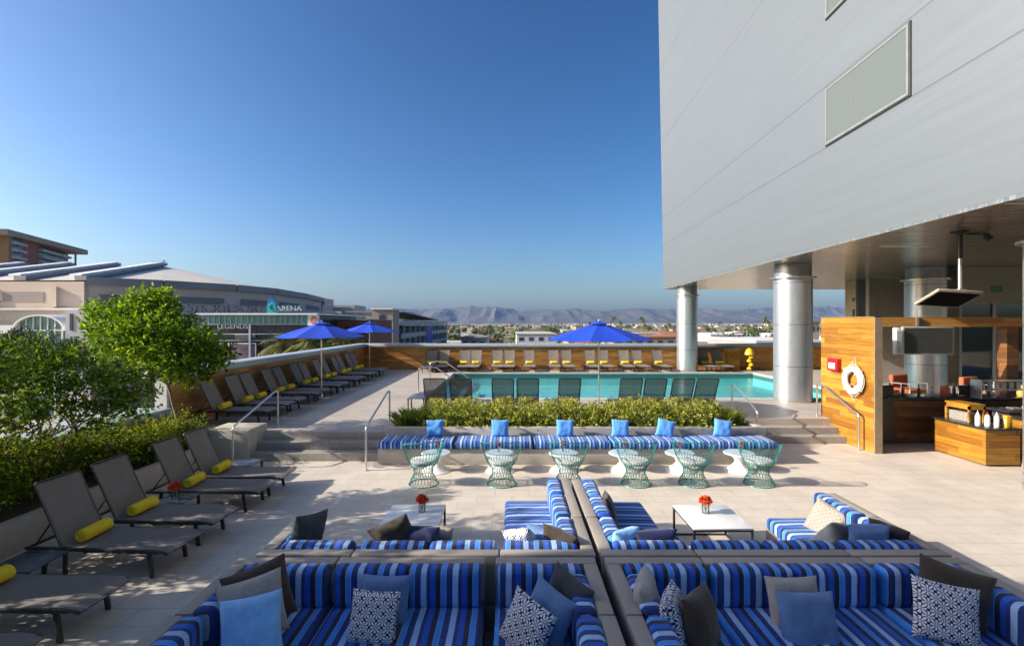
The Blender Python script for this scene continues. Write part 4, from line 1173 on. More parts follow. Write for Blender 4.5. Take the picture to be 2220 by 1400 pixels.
# orange lounge chairs beyond
for i, (X, Y) in enumerate(((11.6, 15.2), (12.5, 15.3), (14.1, 14.6))):
    t = thing('armchair', 'orange cushioned armchair seen through the bar opening, ' + ('left', 'middle', 'right')[i], 'chair', (X, Y, .5), R(15), 'orange armchairs beyond the bar')
    b = MB(); b.rbox(-.33, .33, -.33, .33, .28, .44, .04, 3); b.rbox(-.33, .33, .22, .36, .45, .85, .04, 3); b.build('cushions', plain('rust_fabric', (.38, .10, .04), .8) if i == 0 else bpy.data.materials['rust_fabric'], t)
    b = MB()
    for s in (-1, 1): b.tube([(s * .36, -.33, 0), (s * .36, -.33, .62), (s * .36, .3, .62), (s * .36, .36, 0)], .018, 8)
    b.box(-.34, .34, -.3, .3, .24, .275); b.build('frame', M_steel, t)
# yellow zigzag stand by the far wall
ys = thing('sculptural_lamp', 'yellow lamp with dome shade on a zigzag stacked stem by the far wall', 'lamp', (12.4, 25.2, .5)); ys.scale = (.85, .85, .9)
b = MB()
for i in range(4):
    s = 1 if i % 2 else -1; z = .05 + i * .22
    b.lathe([(.04, z), (.13, z + .04), (.15, z + .10), (.07, z + .20), (.04, z + .22)], 20, c=(s * .06, 0, 0))
b.build('stem', plain('yellow_lacquer', (.80, .50, .02), .35), ys)
b = MB(); b.lathe([(.29, .95), (.26, 1.10), (.18, 1.24), (.08, 1.32), (0, 1.33)], 28, c=(-.05, 0, 0)); b.lathe([(.0, .955), (.28, .955)], 28, c=(-.05, 0, 0)); b.build('lamp_shade', bpy.data.materials['yellow_lacquer'], ys)
kk_ = thing('service_kiosk', 'small plank box between far loungers and the yellow lamp', 'cabinet', (11.75, 25.9, .5))
b = MB(); b.box(-.3, .3, -.25, .25, 0, 1.1); b.build('planks', M_wood, kk_, smooth=0)
b = MB(); b.rbox(-.33, .33, -.28, .28, 1.102, 1.13, .005, 1); b.build('top', M_coping, kk_)

# ------------------------------------------------------------------ trees & plants near
def tree(name, label, base, trunks, blobs, n, size, mat, r=.05):
    t = thing(name, label, 'tree', base)
    mb = MB(); bs = Vector(base)
    for (sx, sy, tx, ty, tz) in trunks: limb(mb, (sx, sy, 0), (tx, ty, tz), r, r * .5, .05)
    top = Vector((trunks[0][2], trunks[0][3], trunks[0][4]))
    for bl in blobs:
        s = Vector(random.choice([(a[2], a[3], a[4]) for a in trunks]))
        limb(mb, s, Vector(bl[:3]) + Vector((0, 0, bl[3] * .3)), r * .45, r * .12, .08)
        for _ in range(3):
            d = Vector((random.gauss(0, 1), random.gauss(0, 1), random.gauss(.3, .6))).normalized() * bl[3] * .85
            limb(mb, Vector(bl[:3]), Vector(bl[:3]) + d, r * .2, r * .07, .08, 4)
    mb.build('trunk', M_bark, t)
    foliage(blobs, n, size).build('crown', mat, t, smooth=0)
    return t
# round ficus
def rel(px, py, Y, base): return at(px, py, Y) - Vector(base)
B = (-7.15, 10.5, .34)
bl = []
for px, py, Y, rpx in ((332, 672, 10.5, 42), (285, 700, 10.4, 50), (240, 735, 10.2, 42), (330, 730, 10.0, 62), (382, 722, 10.6, 44), (432, 755, 10.3, 42), (380, 765, 9.9, 52), (430, 790, 10.4, 36), (315, 765, 10.6, 36), (325, 715, 11.2, 58), (215, 690, 10.4, 26), (470, 770, 10.8, 30), (352, 655, 10.7, 22), (318, 650, 10.6, 22)):
    q = rel(px, py, Y, B); bl.append((q.x, q.y, q.z, rpx * Y / F))
for _ in range(26):
    a = random.choice(bl[:14]); d = Vector((random.gauss(0, 1), random.gauss(0, 1), random.gauss(.1, .8))).normalized()
    bl.append((a[0] + d.x * a[3] * .85, a[1] + d.y * a[3] * .85, a[2] + d.z * a[3] * .75, random.uniform(.13, .24)))
bl = [(a[0], a[1], a[2], a[3] * .86) for a in bl]
tree('ficus_tree', 'dense bright green round tree at left reaching above the parapet', B, [(0, 0, -.25, -.1, 1.35)], bl, 15000, .10, L_tree, .05)
B = (-7.25, 7.3, .34)
bl = []
for px, py, Y, rpx in ((50, 822, 7.3, 50), (140, 808, 7.4, 42), (10, 772, 7.2, 38), (105, 862, 7.2, 50), (215, 850, 7.5, 42), (285, 838, 7.8, 42), (25, 880, 7.0, 52), (195, 905, 7.3, 36), (292, 872, 7.9, 32), (130, 765, 7.5, 20), (232, 800, 7.7, 26), (70, 765, 7.3, 20), (312, 812, 7.9, 20)):
    q = rel(px, py, Y, B); bl.append((q.x, q.y, q.z, rpx * Y / F * .95))
tree('young_tree', 'loose leafy young tree with thin stems at the far left', B, [(0, 0, .1, .05, .9), (.05, .1, .35, .3, 1.0), (-.05, 0, -.3, -.1, .95)], bl, 6200, .075, L_small, .028)
for lb, y, x in (('leafy tree just outside the left edge of the photo', 5.35, -7.2), ('leafy tree nearest the viewer at far left', 3.2, -7.2)):
    bl = [(random.uniform(-.6, .3), random.uniform(-.9, .9), random.uniform(1.3, 3.25), random.uniform(.38, .58)) for _ in range(16)] + [(0, .2, 2.85, .5), (-.1, -.3, 2.9, .42), (0, .6, 2.8, .42)]
    tree('young_tree', lb, (x, y, .34), [(0, 0, .05, .05, 1.0), (.05, .1, .2, .3, 1.0), (-.05, 0, -.3, -.1, 1.0)], bl, 7000, .10, L_small, .03)
# shrubs in left planter
SH = [(2.9, 1.25), (3.7, 1.15), (4.4, 1.35), (5.0, 1.15), (5.6, 1.4), (6.2, 1.1), (6.8, 1.3), (7.4, 1.0), (8.0, 1.15), (8.6, .75), (9.2, .62), (9.8, .5), (10.3, .55)]
for i, (y, h) in enumerate(SH):
    X = -7.1 + random.uniform(-.12, .12)
    t = thing('shrub', 'green shrub in the left planter, ' + ORD[i] + ' counted from the camera', 'shrub', (X, y, .34), 0, 'shrubs in the left planter')
    bl = [(random.uniform(-.25, .25), random.uniform(-.3, .3), h * random.uniform(.25, .75), random.uniform(.22, .36)) for _ in range(7)] + [(0, 0, h * .4, .42)]
    for _ in range(6):
        a = random.uniform(0, 6.28); bl.append((.3 * math.cos(a), .35 * math.sin(a), h * random.uniform(.85, 1.15), random.uniform(.08, .14), 1.5))
    foliage(bl, 3000, .062, .4, .5).build('foliage', L_shrub, t, smooth=0)
    mb = MB()
    for _ in range(5): limb(mb, (0, 0, 0), (random.uniform(-.25, .25), random.uniform(-.25, .25), h * .8), .012, .004)
    mb.build('stems', M_bark, t)
# hedge in central planter
HX = [-1.75, -1.2, -.68, -.15, .35, .88, 1.4, 1.95, 2.5, 3.0, 3.55, 4.05, 4.55]
for i, x in enumerate(HX):
    h = [.42, .46, .40, .50, .40, .46, .52, .44, .42, .50, .46, .42, .36][i]
    t = thing('leafy_shrub', 'yellow green shrub in the planter behind the bench, ' + ORD[i] + ' from the left', 'shrub', (x, 11.5, .58), 0, 'yellow green shrubs behind the bench')
    bl = [(random.uniform(-.28, .28), random.uniform(-.34, .34), h * random.uniform(.3, .8), random.uniform(.15, .24)) for _ in range(8)] + [(0, 0, h * .35, .34, .8), (0, -.26, .12, .24), (.2, -.3, .1, .2), (-.2, -.3, .1, .2)]
    foliage(bl, 2100, .07, .5, .5).build('foliage', L_hedge, t, smooth=0)
    mb = MB()
    for _ in range(5): limb(mb, (0, 0, 0), (random.uniform(-.2, .2), random.uniform(-.2, .2), h * .8), .01, .004)
    mb.build('stems', M_bark, t)
def grass_tuft(label, loc, n, h, spread, mat):
    mb = MB()
    for _ in range(n):
        a = random.uniform(0, 2 * PI); r_ = abs(random.gauss(0, spread * .35)); p = Vector((r_ * math.cos(a), r_ * math.sin(a), 0))
        d = Vector((math.cos(a) * random.uniform(.1, .7), math.sin(a) * random.uniform(.1, .7), 1)).normalized(); L = h * random.uniform(.6, 1.15)
        s = d.cross(Vector((random.gauss(0, 1), random.gauss(0, 1), 0))).normalized() * .008
        q = p + d * L * .6; e_ = q + (d + Vector((d.x * 1.2, d.y * 1.2, -.35))).normalized() * L * .45
        mb.add([p - s, p + s, q + s * .8, e_, q - s * .8], [(0, 1, 2, 3, 4)])
    return tag(mb.build('ornamental_grass', mat, loc=loc, smooth=0), label, 'grass plant', 'grass tufts in the middle planter')
gp = [(-2.5, 11.35), (-2.42, 11.75), (-2.1, 11.4), (-2.15, 11.8), (4.95, 11.45), (5.25, 11.6), (5.05, 11.85), (4.72, 11.8)]
gl_ = ['leftmost front grass tuft in the middle planter', 'leftmost rear grass tuft in the middle planter', 'front grass tuft next to the first shrub', 'rear grass tuft next to the first shrub', 'front grass tuft at the right end of the middle planter', 'rightmost grass tuft in the middle planter', 'rear grass tuft at the right end of the middle planter', 'spiky grass tuft behind the rightmost shrub']
for (x, y), lb in zip(gp, gl_):
    grass_tuft(lb, (x, y, .58), 260, .62 if 'spiky' in lb else .44, .3, L_grass)

# ================================================================== CITY
M_tan = plain('arena_tan', (.56, .45, .36), .85, var=.06, scale=.2)
M_grey = plain('arena_grey', (.50, .44, .39), .85, var=.06, scale=.15)
M_roofw = plain('roof_pale', (.55, .50, .43), .7, var=.06, scale=.1)
M_roofd = plain('roof_dark', (.22, .225, .24), .7, var=.1, scale=.2)
M_navyl = plain('sign_navy', (.01, .015, .06), .5)
M_win = plain('dark_window', (.06, .07, .085), .2, var=.3, scale=.4)
M_tealglass = plain('teal_glass', (.12, .28, .27), .15, .2, var=.3, scale=.5)
plain('louvre_grey', (.30, .25, .21), .8)
ar = thing('arena', 'large beige sports arena with ribbed roof and long letter sign', 'arena', (0, 0, 0))
# plan of eave: front straight then bulging side
P = [(-230, 90), (-79, 90), (-70, 97), (-62, 108), (-59, 120), (-60.5, 140), (-65, 165), (-75, 190), (-120, 215), (-230, 215)]
b = MB(); n = len(P); Ze = 10.6
for z in (GZ, Ze):
    for x, y in P: b.v.append((x, y, z))
for i in range(n - 1): b.f.append((i, i + 1, n + i + 1, n + i))
b.build('wall', M_grey, ar, smooth=0)
b = MB(); b.box(-230, -78.8, 89.2, 89.95, 5.8, Ze); b.build('front_panel', M_tan, ar, smooth=0)
for i in range(6):
    x = -84 - i * 12
    b = MB(); b.box(x - .6, x + .6, 88.6, 89.18, 6.0, 9.6); b.build('buttress', M_tan, ar, smooth=0)
for i in range(5):
    x = -90 - i * 12
    b = MB(); b.box(x - 3.8, x + 3.8, 89.12, 89.19, 6.9, 8.7); b.build('louvre', bpy.data.materials['louvre_grey'], ar, smooth=0)
b = MB(); b.box(-230, -78.5, 88.7, 90.3, 5.35, 5.78); b.build('ledge', M_roofw, ar, smooth=0)
# windows: dark strips on curved side
b = MB()
def strip(p, q, z0, z1, off=.15):
    d = Vector((q[0] - p[0], q[1] - p[1], 0)).normalized(); nrm = Vector((d.y, -d.x, 0)) * off
    a = Vector((p[0], p[1], 0)) + nrm; c = Vector((q[0], q[1], 0)) + nrm
    b.add([(a.x, a.y, z0), (c.x, c.y, z0), (c.x, c.y, z1), (a.x, a.y, z1)], [(0, 1, 2, 3)])
for i in range(1, 6):
    p, q = Vector(P[i]), Vector(P[i + 1])
    strip(p.lerp(q, .15), p.lerp(q, .85), 7.0, 8.4)
b.build('strip_window', plain('strip_grey', (.19, .18, .175), .8), ar, smooth=0)
# roof
Zr = 19.4
ridge = [(-230, 140, Zr), (-101, 140, Zr), (-92, 163, 16.6), (-79, 193, 12.6)]
b = MB()
ev = [(x * (1 + .004), y, Ze + .35) for x, y in P]
b.v = ev + ridge
e0 = 0; r0 = len(ev)
b.f = [(0, 1, r0 + 1, r0), (1, 2, r0 + 1), (2, 3, r0 + 1), (3, 4, r0 + 1), (4, 5, r0 + 2, r0 + 1), (5, 6, r0 + 2), (6, 7, r0 + 3, r0 + 2), (7, 8, r0 + 3), (8, 9, r0, r0 + 1, r0 + 2, r0 + 3)]
b.build('roof', M_roofw, ar, smooth=0)
b = MB()
for i in range(1, 8):
    p, q = P[i], P[i + 1]
    d = Vector((q[0] - p[0], q[1] - p[1], 0)).normalized(); nr = Vector((d.y, -d.x, 0))
    A, Bq = Vector((*p, 0)), Vector((*q, 0))
    vs = []
    for z in (Ze - .5, Ze + .9):
        vs += [A + Vector((0, 0, z)), Bq + Vector((0, 0, z)), Bq + nr * 1.1 + Vector((0, 0, z)), A + nr * 1.1 + Vector((0, 0, z))]
    b.add(vs, [(3, 2, 1, 0), (4, 5, 6, 7), (0, 1, 5, 4), (1, 2, 6, 5), (2, 3, 7, 6), (3, 0, 4, 7)])
b.build('eave_band', M_roofd, ar, smooth=0)
for i in range(9):   # ribs running up the front slope
    x = -79.5 - i * 11.2; xr = -101 - i * 13.5
    b = MB(); a = Vector((x, 89.2, Ze + .3)); c = Vector((xr, 140.5, Zr + .2)); w = Vector((1.1, 0, 0)); h = Vector((0, 0, .8))
    vs = [a - w, a + w, c + w, c - w]; b.add(vs + [v + h for v in vs], [(3, 2, 1, 0), (4, 5, 6, 7), (0, 1, 5, 4), (1, 2, 6, 5), (2, 3, 7, 6), (3, 0, 4, 7)])
    rb = b.build('roof_rib', M_roofd, ar, smooth=0)
    b = MB(); vs = [a - w * 1.9 + h, a + w * .2 + h, c + w * .2 + h, c - w * 1.9 + h]; b.add([v + Vector((0, 0, .01)) for v in vs] + [v + Vector((0, 0, .3)) for v in vs], [(3, 2, 1, 0), (4, 5, 6, 7), (0, 1, 5, 4), (1, 2, 6, 5), (2, 3, 7, 6), (3, 0, 4, 7)])
    b.build('rib_cap', M_white, rb, smooth=0)
b = MB(); b.tube([(-101, 140, 19.5), (-100.6, 140, 21.2)], .15, 5); b.tube([(-104, 140, 20.6), (-100, 140, 20.8)], .12, 5); b.build('antenna', M_roofd, ar)
b = MB()   # stepped end blocks on the right
b.box(-86, -75.5, 193, 205, 4, 12.9); b.box(-80, -67, 206, 222, 2, 10.6); b.box(-76, -48, 224, 240, -10, 8.2); b.build('end_block', M_grey, ar, smooth=0)

# glass pavilion in front with the big sign
gp_ = thing('arena_pavilion', 'glass fronted entrance pavilion with navy lettering and teal emblem', 'building')
YP = 72.0
def X_(px, Y=YP): return (px - 1110) * Y / F
def Z_(py, Y=YP): return 3 - (py - 700) * Y / F
b = MB(); b.box(X_(440), X_(668), YP + .4, YP + 22, GZ, Z_(683)); b.build('wall', plain('pavilion_dark', (.035, .042, .045), .25, var=.6, scale=.5), gp_, smooth=0)
b = MB(); b.box(X_(430), X_(692), YP - .6, YP + 23, Z_(682.5), Z_(679)); b.build('roof', M_white, gp_, smooth=0)
b = MB(); b.box(X_(440), X_(668), YP + .1, YP + .38, Z_(702), Z_(683.5)); b.build('glass_band', M_tealglass, gp_, smooth=0)
b = MB()
for px in range(440, 669, 12): b.box(X_(px) - .05, X_(px) + .05, YP, YP + .09, Z_(702), Z_(683.5))
for py in (703, 724, 738): b.box(X_(440), X_(668), YP + .0, YP + .38, Z_(py + .8), Z_(py - .8))
b.build('mullions', M_coping, gp_, smooth=0)
b = MB()
for px in (545,): b.box(X_(px) - .13, X_(px) + .13, YP - .5, YP - .36, GZ, Z_(703))
b.build('pillar', M_coping, gp_, smooth=0)
wp = MB(); wp.box(X_(669), X_(691), YP - .3, YP + .3, Z_(706), Z_(683)); wpo = wp.build('white_banner', M_white, gp_, smooth=0)
eb = MB()
for k in range(7):
    a = k * .9; c = at(680, 694, YP - .36); eb.lathe([(0, 0), (.18, .02), (0, .04)], 8, M=Matrix.Translation(c + Vector((.35 * math.cos(a), 0, .45 * math.sin(a)))) @ Matrix.Rotation(R(90), 4, 'X'))
eb.build('banner_emblem', plain('emblem_red', (.65, .10, .04), .6), wpo, smooth=0)
text_mesh('S', 2.05, .12, M_navyl, gp_, (X_(416), YP - .4, Z_(668.5)), name='lettering')
text_mesh('TICK', 1.5, .12, M_navyl, gp_, (X_(453), YP - .4, Z_(670)), name='lettering', sx=1.25)
text_mesh('R', 2.05, .12, M_navyl, gp_, (X_(494), YP - .4, Z_(668.5)), name='lettering')
text_mesh('ESORT', 1.5, .12, M_navyl, gp_, (X_(538), YP - .4, Z_(670)), name='lettering', sx=1.28)
text_mesh('ARENA', 1.12, .1, bpy.data.materials['brushed_steel'], gp_, (X_(629), YP - .4, Z_(669)), name='lettering', sx=1.05)
b = MB()
pts = [(578, 682), (596, 682), (603, 672), (600, 660), (592, 648), (588, 641), (582, 648), (578, 662)]
vs = [at(x, y, YP - .5) for x, y in pts]; m = len(vs)
b.add([tuple(v) for v in vs] + [(v.x, v.y + .3, v.z) for v in vs], [tuple(range(m))[::-1], tuple(range(m, 2 * m))] + [(i, (i + 1) % m, m + (i + 1) % m, m + i) for i in range(m)])
kb = N('emblem_blue'); spz = kb.new('ShaderNodeSeparateXYZ'); kb.link(kb.new('ShaderNodeNewGeometry').outputs['Position'], spz.inputs[0])
kb.set(kb.ramp(kb.math('DIVIDE', kb.math('SUBTRACT', spz.outputs[2], 4.2), 3.0), [(.0, (.02, .40, .32)), (.6, (.02, .20, .45)), (1, (.01, .06, .30))]), .4)
em = b.build('emblem', kb.m, gp_, smooth=0)
b = MB(); c = at(590, 666, YP - .54); b.tube([c + Vector((.42 * math.cos(a), 0, .5 * math.sin(a))) for a in [PI * 1.6 * i / 14 for i in range(15)]], .07, 6); b.build('emblem_swirl', plain('emblem_teal', (.05, .65, .55), .4), em)
text_mesh('LEGENDS', .95, .05, plain('sign_pale', (.42, .42, .44), .6), gp_, (X_(505), YP - .06, Z_(708)), name='lettering', sx=1.15)
text_mesh('AK', .8, .05, bpy.data.materials['sign_pale'], gp_, (X_(548), YP - .06, Z_(729)), name='lettering')
for (p0_, p1_, q0, q1, c_, nm) in ((505, 556, 745, 777, (.11, .07, .10), 'poster'), (462, 498, 745, 777, (.25, .05, .05), 'poster'), (512, 545, 725, 735, (.06, .06, .08), 'sign_board')):
    b = MB(); b.box(X_(p0_), X_(p1_), YP - .3, YP - .1, Z_(q1), Z_(q0)); po = b.build(nm, plain(nm + 'c%d' % p0_, c_, .5, var=.8, scale=.9), gp_, smooth=0)
    b = MB(); b.box(X_(p0_) - .12, X_(p1_) + .12, YP - .34, YP - .305, Z_(q0), Z_(q0) + .12); b.box(X_(p1_), X_(p1_) + .12, YP - .34, YP - .305, Z_(q1), Z_(q0)); b.build('frame', M_white, po, smooth=0)

# arched canopy entrance at left
ac = thing('arched_canopy', 'white arched entrance canopy with glazed end at far left', 'canopy')
YA = 80.0
cx, rx_, zc, rz_ = X_(82, YA), 58 * YA / F, Z_(716, YA), 34 * YA / F
b = MB(); arc = [(cx + rx_ * math.cos(PI * i / 18), zc + rz_ * math.sin(PI * i / 18)) for i in range(19)]
vs = []
for (y, k) in ((YA, 1), (YA + 9, 1), (YA, .92), (YA + 9, .92)):
    vs += [(cx + (x - cx) * k, y, zc + (z - zc) * k) for x, z in arc]
fs = []
for i in range(18):
    fs += [(i, i + 1, 20 + i, 19 + i), (38 + i, 57 + i, 58 + i, 39 + i), (i, 38 + i, 39 + i, i + 1), (19 + i, 20 + i, 58 + i, 57 + i)]
b.add(vs, fs); b.build('arch_shell', M_white, ac, smooth=0)
b = MB(); b.add([(cx + (x - cx) * .92, YA + .6, zc + (z - zc) * .92) for x, z in arc], [tuple(range(19))[::-1]]); b.box(cx - rx_ * .9, cx + rx_ * .9, YA + .6, YA + .8, GZ, zc); b.build('glass', M_tealglass, ac, smooth=0)
b = MB()
for i in range(-3, 4): b.box(cx + i * 1.2 - .07, cx + i * 1.2 + .07, YA + .4, YA + .59, GZ, zc + rz_ * .92 * math.sqrt(max(0, 1 - (i * 1.2 / (rx_ * .92)) ** 2)))
b.box(cx - rx_ * .9, cx + rx_ * .9, YA + .41, YA + .58, zc - .08, zc + .08); b.build('mullions', M_white, ac, smooth=0)
b = MB(); b.box(cx - rx_ - 14, cx - rx_, YA, YA + 8, zc - 1.2, zc + .8); b.build('side_roof', M_white, ac, smooth=0)
pk = thing('tall_box', 'pale grey box shaped stair block between arena corner and canopy', 'building')
b = MB(); b.box(X_(142, 78), X_(200, 78), 78, 84, GZ, Z_(672, 78)); b.build('wall', plain('pale_panel', (.42, .42, .44), .6, var=.08, scale=.3), pk, smooth=0)
b = MB(); b.box(X_(152, 78), X_(158, 78), 77.9, 77.98, Z_(716, 78), Z_(680, 78)); b.build('window', M_win, pk, smooth=0)

# condo tower
ct = thing('condo_tower', 'brick red apartment tower with balconies at the far left', 'building')
A_ = Vector((-229, 220, 0)); B_ = Vector((-252, 275, 0)); L_ = Vector((-330, 205, 0))
zt_ = 42.5
M_brick = plain('condo_brick', (.24, .10, .075), .85, var=.15, scale=.1); M_ochre = plain('condo_ochre', (.26, .15, .06), .85)
C_ = Vector((-360, 262, 0))
def prism(mb, pts, z0, z1):
    m = len(pts); mb.add([(p[0], p[1], z0) for p in pts] + [(p[0], p[1], z1) for p in pts], [tuple(range(m))[::-1], tuple(range(m, 2 * m))] + [(i, (i + 1) % m, m + (i + 1) % m, m + i) for i in range(m)])
b = MB(); prism(b, [A_, B_, C_, L_], GZ, zt_); b.build('wall', M_brick, ct, smooth=0)
b = MB(); prism(b, [A_ + Vector((3, -3, 0)), B_ + Vector((6, 6, 0)), C_, L_ + Vector((0, -3, 0))], zt_, zt_ + 2.6); b.build('roof', plain('condo_roof', (.30, .24, .18), .8), ct, smooth=0)
dAB = (B_ - A_).normalized(); nAB = Vector((dAB.y, -dAB.x, 0)); LAB = (B_ - A_).length
for s, (u0_, u1_) in enumerate(((.03, .2), (.45, .98))):
    for j in range(10):
        z = zt_ - 3 - j * 3.3
        b = MB(); p = A_ + dAB * LAB * u0_; q = A_ + dAB * LAB * u1_
        prism(b, [p, p + nAB * 2.0, q + nAB * 2.0, q], z - .3, z + .9); bo = b.build('balcony', plain('balcony_grey', (.35, .36, .38), .7) if s == 0 and j == 0 else bpy.data.materials['balcony_grey'], ct, smooth=0)
        b = MB(); prism(b, [p + nAB * .01, p + nAB * .1, q + nAB * .1, q + nAB * .01], z + .9, z + 2.9); b.build('window', M_win, ct, smooth=0)
b = MB(); p = A_ + dAB * LAB * .02; q = A_ + dAB * LAB * .0; prism(b, [A_ + Vector((-12, -2.2, 0)), A_ + Vector((0, -.2, 0)) + nAB * .4, A_ + nAB * .4 + dAB * 2, A_ + Vector((-12, 2, 0))], GZ, zt_ - .1); b.build('corner_bay', M_ochre, ct, smooth=0)
b = MB(); q = B_ + dAB * 8 + nAB * 0; prism(b, [B_, B_ + nAB * 2, B_ + nAB * 2 + dAB * 12, B_ + dAB * 12], zt_ + 1.4, zt_ + 2.4)
b.tube([B_ + dAB * 9 + Vector((0, 0, GZ)), B_ + dAB * 9 + Vector((0, 0, zt_ + 1.4))], .6, 6); b.build('roof_frame', M_roofd, ct, smooth=0)

# parking garage
pg_ = thing('parking_garage', 'open sided parking garage with tan stair tower behind the left umbrellas', 'building')
b = MB(); b.box(X_(806, 110), X_(852, 110), 110, 116, GZ, Z_(671, 110)); b.build('stair_tower', plain('garage_tan', (.38, .29, .22), .85, var=.06, scale=.3), pg_, smooth=0)
b = MB(); b.box(X_(804, 110), X_(854, 110), 109.6, 116.4, Z_(671, 110), Z_(668, 110)); b.build('roof', M_white, pg_, smooth=0)
b = MB(); b.box(X_(822, 110), X_(834, 110), 109.9, 109.98, Z_(695, 110), Z_(682, 110)); b.build('window', M_win, pg_, smooth=0)
b = MB(); b.box(X_(822, 110), X_(834, 110), 109.9, 109.98, Z_(735, 110), Z_(715, 110)); b.build('window', M_win, pg_, smooth=0)
xg = X_(856, 110)
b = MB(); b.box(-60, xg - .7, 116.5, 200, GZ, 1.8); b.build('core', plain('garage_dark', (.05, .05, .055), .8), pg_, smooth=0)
for j in range(5):
    z = 2.4 - j * 3.2
    b = MB(); b.box(-60, xg, 116.5, 200, z, z + .35); b.box(xg - .2, xg, 116.6, 199.9, z + .352, z + 1.25); b.build('deck', plain('garage_concrete', (.40, .39, .38), .85, var=.08, scale=.2) if j == 0 else bpy.data.materials['garage_concrete'], pg_, smooth=0)
b = MB()
for y in range(120, 200, 7): b.box(xg - .45, xg + .05, y, y + .5, GZ, 2.39)
b.build('pillar', bpy.data.materials['garage_concrete'], pg_, smooth=0)
b = MB(); b.add([(xg + .06, 150, -8), (xg + .06, 162, -8), (xg + .06, 162, 1.9), (xg + .06, 150, 1.9)], [(0, 1, 2, 3)]); b.build('blue_panel', plain('blue_banner', (.03, .05, .30), .6), pg_, smooth=0)
b = MB()
b.add([(xg - 14, 118, 5.9), (xg, 118, 5.9), (xg, 175, 4.2), (xg - 14, 175, 4.2), (xg - 14, 118, 5.6), (xg, 118, 5.6), (xg, 175, 3.9), (xg - 14, 175, 3.9)], [(0, 1, 2, 3), (7, 6, 5, 4), (0, 4, 5, 1), (1, 5, 6, 2), (2, 6, 7, 3), (3, 7, 4, 0)])
b.build('ramp_roof', M_roofd, pg_, smooth=0)
b = MB()
for y in (119, 135, 150, 172): b.box(xg - .5, xg - .2, y, y + .3, 2.7, 3.9)
b.build('post', M_coping, pg_, smooth=0)
bk = thing('brick_building', 'brown flat roofed building between the left umbrellas', 'building')
b = MB(); b.box(X_(716, 84), X_(800, 84), 84, 100, GZ, Z_(694, 84)); b.build('wall', plain('brown_brick', (.20, .095, .06), .85, var=.15, scale=.4), bk, smooth=0)
b = MB(); b.box(X_(714, 84), X_(802, 84), 83.7, 100.3, Z_(694, 84), Z_(692, 84)); b.build('roof', M_roofd, bk, smooth=0)
for px in range(724, 796, 12):
    b = MB(); b.box(X_(px, 84), X_(px + 7, 84), 83.9, 83.98, Z_(725, 84), Z_(708, 84)); b.build('window', M_win, bk, smooth=0)
b = MB(); 
cf = thing('white_frame_building', 'pale building with open white roof frame behind the left umbrella', 'building')
b = MB(); b.box(X_(692, 130), X_(760, 130), 130, 150, GZ, Z_(690, 130)); b.build('wall', M_grey, cf, smooth=0)
b = MB(); b.box(X_(690, 128), X_(738, 128), 128, 129, Z_(678, 128), Z_(675, 128)); b.box(X_(735, 128), X_(738, 128), 128, 129, GZ, Z_(678, 128)); b.build('roof_frame', plain('cream_steel', (.55, .54, .40), .6), cf, smooth=0)

# tarpaulin roof (pale) beyond the low parapet
pr = thing('low_roof', 'pale flat roof of a neighbouring low building below the left parapet', 'building')
b = MB(); b.box(-60, -33, 20, 66, GZ, -9.5); b.build('wall', M_grey, pr, smooth=0)
b = MB(); b.box(-60.3, -32.7, 19.7, 66.3, -9.498, -9.2); b.build('roof', plain('felt_roof', (.34, .33, .31), .8, var=.15, scale=.3), pr, smooth=0)

# palms
def palm(label, h=9, group='palms beyond the terrace wall', name='palm_tree'):
    t = thing(name, label, 'palm tree', group=group)
    b = MB(); limb(b, (0, 0, 0), (.3, .1, h), .28, .18, .01, 6); b.build('trunk', M_bark, t)
    b = MB(); c = Vector((.3, .1, h))
    for k in range(26):
        a = k * 2.4; el = R(70 - (k % 13) * 9)
        d = Vector((math.cos(a) * math.cos(el), math.sin(a) * math.cos(el), math.sin(el)))
        prev = c; L = 2.6
        pts = [c + d * L * u + Vector((0, 0, -1.4 * u * u)) for u in (0, .25, .5, .75, 1)]
        s = d.cross(Vector((0, 0, 1))).normalized()
        for u0_ in range(4):
            p, q = pts[u0_], pts[u0_ + 1]
            for kk2 in range(4):
                m_ = p.lerp(q, kk2 / 4)
                for sg in (-1, 1):
                    tip = m_ + s * sg * .75 + (q - p) * .8 + Vector((0, 0, -.25))
                    b.add([m_, m_ + (q - p) * .22, tip], [(0, 1, 2)])
    b.build('crown', L_palm, t, smooth=0)
    return t
L_palm = leaf_mat('palm_fronds', [(.05, .08, .02), (.12, .13, .03), (.20, .16, .05)], .2)
q0_ = palm('palm crown behind the left parapet, first from the left', 8.5)
pal = [(610, 742, 48), (640, 738, 52), (668, 742, 46), (700, 740, 55), (735, 742, 58), (765, 744, 62)]
q0_.location = (X_(610, 48), 48, Z_(742, 48) - 8.5)
for i, (px, py, Y) in enumerate(pal[1:]): dup(q0_, (X_(px, Y), Y, Z_(py, Y) - 8.5), random.uniform(0, 6), 'palm crown behind the left parapet, ' + ORD[i + 1] + ' from the left')
# distant palms on the skyline
for i, (px, py, Y) in enumerate(((1278, 700, 380), (1330, 688, 300), (1345, 698, 420), (1392, 690, 310), (1400, 705, 360), (1060, 706, 420), (1450, 702, 420), (1560, 700, 400), (1660, 690, 330), (1665, 697, 420), (1700, 700, 300))):
    dup(q0_, (X_(px, Y), Y, Z_(py, Y) - 8.5), random.uniform(0, 6), 'tiny distant palm above the low city', 'distant palms')
